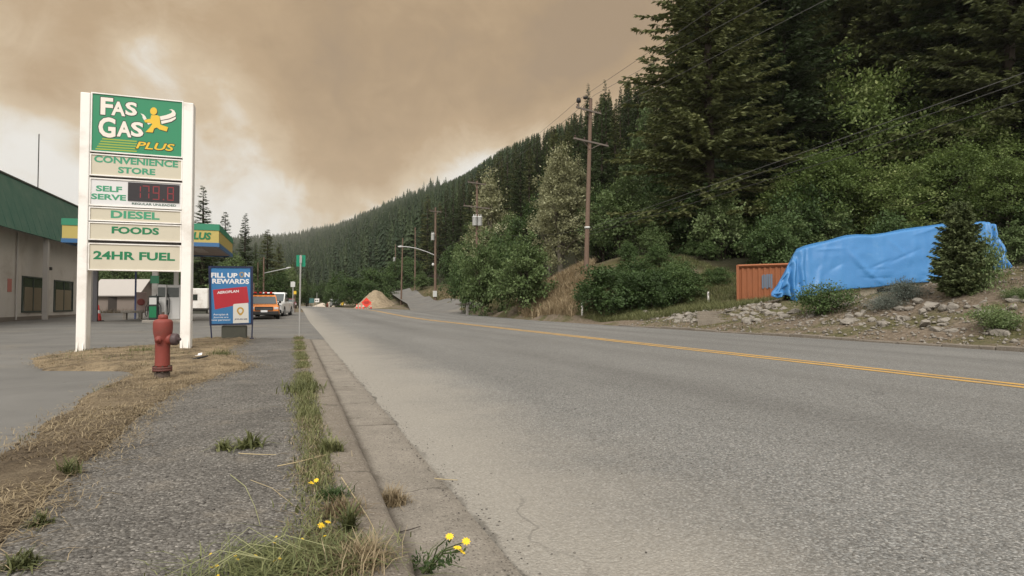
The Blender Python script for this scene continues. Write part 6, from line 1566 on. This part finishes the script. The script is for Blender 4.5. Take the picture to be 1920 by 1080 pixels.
for px, py, k, lab in ((585, 905, 1, 'orange yellow flower at the top of the kerb weeds'), (605, 985, 1, 'orange yellow flowers by the pale grass beside the kerb')):
    c = on_z(px, py, .15); tag(petals([(0, 0, 0), (.02, .015, .005), (-.006, .03, -.01)], .014).build('flower', M_PET, None, None, fixn=False), lab, 'flower').location = c
tuft('dandelion', 420, 842, 60, .075, .022, F_GRASS, 'flat green dandelion like weed on the gravel path, left one', lean=1.3, wid=.007)
tuft('dandelion', 468, 838, 80, .09, .03, F_GRASS, 'larger flat weed on the gravel path with a straw lying before it', lean=1.2, wid=.008)
tuft('grass_tuft', 655, 1000, 90, .095, .012, F_GRASS, 'green grass tuft with broad blades at the kerb', 'grass', .45, .005)
tuft('grass_tuft', 620, 848, 190, .085, .03, F_GRASS, 'green tuft at the kerb across from the dandelions', 'grass', .6, .005)
tuft('grass_tuft', 625, 935, 260, .055, .028, F_BUSH, 'low dark green tuft behind the kerb, level with the dry ball of weed', 'grass', .8, .003)
tuft('dry_tuft', 640, 965, 320, .075, .035, F_BROWN, 'reddish dry grass tuft behind the kerb', 'grass', 1.0, .0025)
tuft('dry_tuft', 680, 1060, 420, .085, .04, F_STRAW, 'straw coloured tuft at the kerb near the bottom of the frame', 'grass', .8, .0025)
tuft('dry_weed', 737, 945, 420, .085, .026, F_STRAW, 'ball of dry weed growing in the gutter against the kerb', 'weed', .8, .002, z=.01)
tuft('grass_tuft', 568, 732, 420, .10, .085, F_GRASS, 'thick green tuft at the kerb, first one before the route marker post', 'grass', .6, .005, sy_=2.2)['kind'] = 'stuff'
tuft('grass_tuft', 128, 890, 90, .08, .018, F_GRASS, 'bright green tuft on the verge near the left edge', 'grass', .4, .004)
tuft('grass_tuft', 75, 985, 140, .05, .015, F_GRASS, 'small green weed on the verge in the lower left', 'grass', .8, .004)
tuft('grass_tuft', 40, 1062, 160, .05, .02, F_GRASS, 'green weed in the lower left corner', 'grass', .9, .005)
tuft('grass_tuft', 415, 668, 200, .13, .10, F_GRASS, 'green grass by the foot of the right sign post', 'grass', .7, .004)
tuft('grass_tuft', 270, 660, 200, .12, .16, F_GRASS, 'green grass between the two sign posts', 'grass', .7, .004)
c = on_z(800, 1062, .01); fl = empty('flowering_weed', c, 'weed with four yellow flowers leaning out over the gutter', 'flower')
heads = [on_z(1, 1, 0)] * 0
hp = [at(843, 1006, 2.05), at(874, 1015, 2.03), at(858, 1027, 2.02), at(866, 1034, 2.02)]
mb = MB()
for q in hp:
    q = q - c; mb.tube([(-.02 + random.gauss(0, .01), -.06, .0), q * .5 + Vector((0, 0, .02)), q], [.003, .0024, .0018], 5, False)
for k in range(5): a = random.uniform(-1, 1.4); mb.tube([(-.03, -.05, 0), (-.03 + .09 * math.cos(a), -.05 + .10 * math.sin(a), .05), (-.03 + .17 * math.cos(a), -.05 + .2 * math.sin(a), .04)], [.0026, .002, .001], 4, False)
mb.build('stems', mat('green stem', (.07, .095, .03), .7), fl)
lp = np.concatenate([np.stack([np.linspace(0, q.x - c.x, 26), np.linspace(-.05, q.y - c.y, 26), np.linspace(0, (q.z - c.z) * .9, 26)], 1) for q in hp] + [rng.normal(0, .03, (130, 3)) * np.array([1, 1, .5]) + np.array([-.05, -.03, .03])])
Vk, Fk = kites(lp, unit(rng.normal(size=(len(lp), 3)) + np.array([0, 0, .4])), rng.uniform(.012, .028, len(lp)), rng.uniform(.006, .012, len(lp))); link('leaves', npmesh('leaves', Vk, Fk, F_BUSH, rng.random(len(lp))), fl)
for q in hp: petals([q - c], .0165, 9).build('flower', M_PET, fl, fixn=False)
def twig(pts, r, label, m=None):
    P = [on_z(x, y, z) for x, y, z in pts]; tag(MB().tube([p - P[0] for p in P], [r, r * .9] + [r * .6] * (len(P) - 2), 5).build('twig', m or mat('dry twig', (.36, .29, .17), .8), None), label, 'twig').location = P[0]
twig([(448, 850, .122), (485, 852, .13), (518, 852.5, .122)], .0035, 'straw lying in front of the dandelions')
twig([(520, 874, .122), (560, 866, .14), (612, 852, .13)], .0035, 'dry twig lying on the path by the kerb weeds')
twig([(640, 895, .15), (660, 925, .13), (690, 970, .13), (705, 1000, .128)], .003, 'long dry stem lying across the kerb')
twig([(432, 890, .122), (460, 912, .128), (478, 950, .122), (488, 985, .12)], .0022, 'thin curved stem on the gravel path, left one', mat('pale green stem', (.26, .26, .13), .7))
twig([(470, 900, .12), (510, 915, .125), (548, 945, .12)], .0018, 'thin curved stem on the gravel path, right one')
twig([(745, 998, .012), (768, 993, .03), (788, 987, .02)], .003, 'dark twig lying in the gutter', mat('dark twig', (.05, .04, .034), .8))
twig([(815, 897, .02), (835, 899, .02), (858, 900, .02)], .0035, 'pale stick lying where the gutter meets the road')
tag(MB().box((-.05, -.03, 0), (.03, .02, .008)).prism([(-.01, -.02, .008), (.05, -.012, .008), (.055, .02, .04), (-.005, .015, .03)], (.0, .01, .01)).build('paper_scrap', mat('crumpled white paper', (.66, .64, .63), .8), None, None), 'crumpled white scrap in the dry grass right of the hydrant', 'litter').location = on_z(372, 667, .14)
tag(MB().tube([(0, 0, 0), (.14, .10, .03), (.26, .20, .05)], [.008, .02, .012], 5).build('plastic_strip', M_PLAS, None, None), 'dark torn strip beside the white scrap', 'litter').location = on_z(352, 676, .13)
# loose stones: octahedra jittered
def stones(name, P, s, m, label):
    n = len(P); s = s[:, None]
    oct_ = np.array([[1, 0, 0], [0, 1, 0], [-1, 0, 0], [0, -1, 0], [0, 0, .75], [0, 0, -.6]]); V = oct_[None] * (1 + rng.normal(0, .25, (n, 6, 1))) * s[:, :, None]
    a = rng.uniform(0, 6.28, n); c_, s_ = np.cos(a)[:, None], np.sin(a)[:, None]; V = np.stack([V[..., 0] * c_ - V[..., 1] * s_, V[..., 0] * s_ + V[..., 1] * c_, V[..., 2]], -1) + P[:, None, :]
    f = np.array([[0, 1, 4], [1, 2, 4], [2, 3, 4], [3, 0, 4], [1, 0, 5], [2, 1, 5], [3, 2, 5], [0, 3, 5]]); F = (np.arange(n)[:, None, None] * 6 + f[None]).reshape(-1, 3)
    stuff(name, npmesh(name, V.reshape(-1, 3), F, m, np.repeat(rng.random(n), 8)), label, 'gravel')
F_STN = foliage('loose stone greys', (.05, .046, .042), (.17, .155, .135), (.46, .42, .36), trans=0., rough=.9)
n = 9000; Y_ = .4 + 9 * rng.random(n) ** 1.6; X_ = -1.2 + 1.4 * rng.random(n)
stones('gravel', np.stack([X_, Y_, .113 + fbm(X_, Y_, 1.7, 8) * .03], 1), .0022 + .0065 * rng.random(n) ** 3, F_STN, 'loose gravel lying on the rough footpath')
n = 2200; Y_ = .8 + 10 * rng.random(n) ** 1.4; X_ = np.where(rng.random(n) < .55, .80 + rng.normal(0, .06, n), .42 + 2.2 * rng.random(n) ** 1.4)
stones('road_grit', np.stack([X_, Y_, np.where(X_ < XG, .008, road_z(np.maximum(X_, XG), Y_) + .002)], 1), .0016 + .005 * rng.random(n) ** 3, F_STN, 'grit lying along the gutter and the edge of the highway')
n = 5000; X_ = rng.uniform(15.2, 25, n); Y_ = rng.uniform(4, 26, n)
stones('rubble', np.stack([X_, Y_, ground_z(X_, Y_) + .02], 1), .02 + .07 * rng.random(n) ** 3, M_ROCK, 'small broken stone strewn over the berm')
n = 1600; Y_ = -1 + 17 * rng.random(n); t_ = rng.random(n); X_ = vleft(Y_) * (1 - t_) + vright(Y_) * t_
stones('clods', np.stack([X_, Y_, np.full(n, .125)], 1), .004 + .013 * rng.random(n) ** 2.5, M_SOIL, 'crumbs of dry earth on the verge')
# ------------------------------------------------------------------ smoky air
m, t = new_mat('smoky haze')
pv = t.add('ShaderNodeVolumePrincipled'); pv.inputs['Color'].default_value = (.93, .90, .84, 1); pv.inputs['Density'].default_value = .00011; pv.inputs['Anisotropy'].default_value = .2
o_ = t.add('ShaderNodeOutputMaterial'); t.l.new(pv.outputs[0], o_.inputs['Volume'])
zt = float(max(GZ.max(), 60)) + 60
tag(MB().box((-2700, -200, -3.0), (1900, 3500, zt)).build('haze', m), 'thin brown smoke haze filling the valley air', 'haze', None, 'stuff')
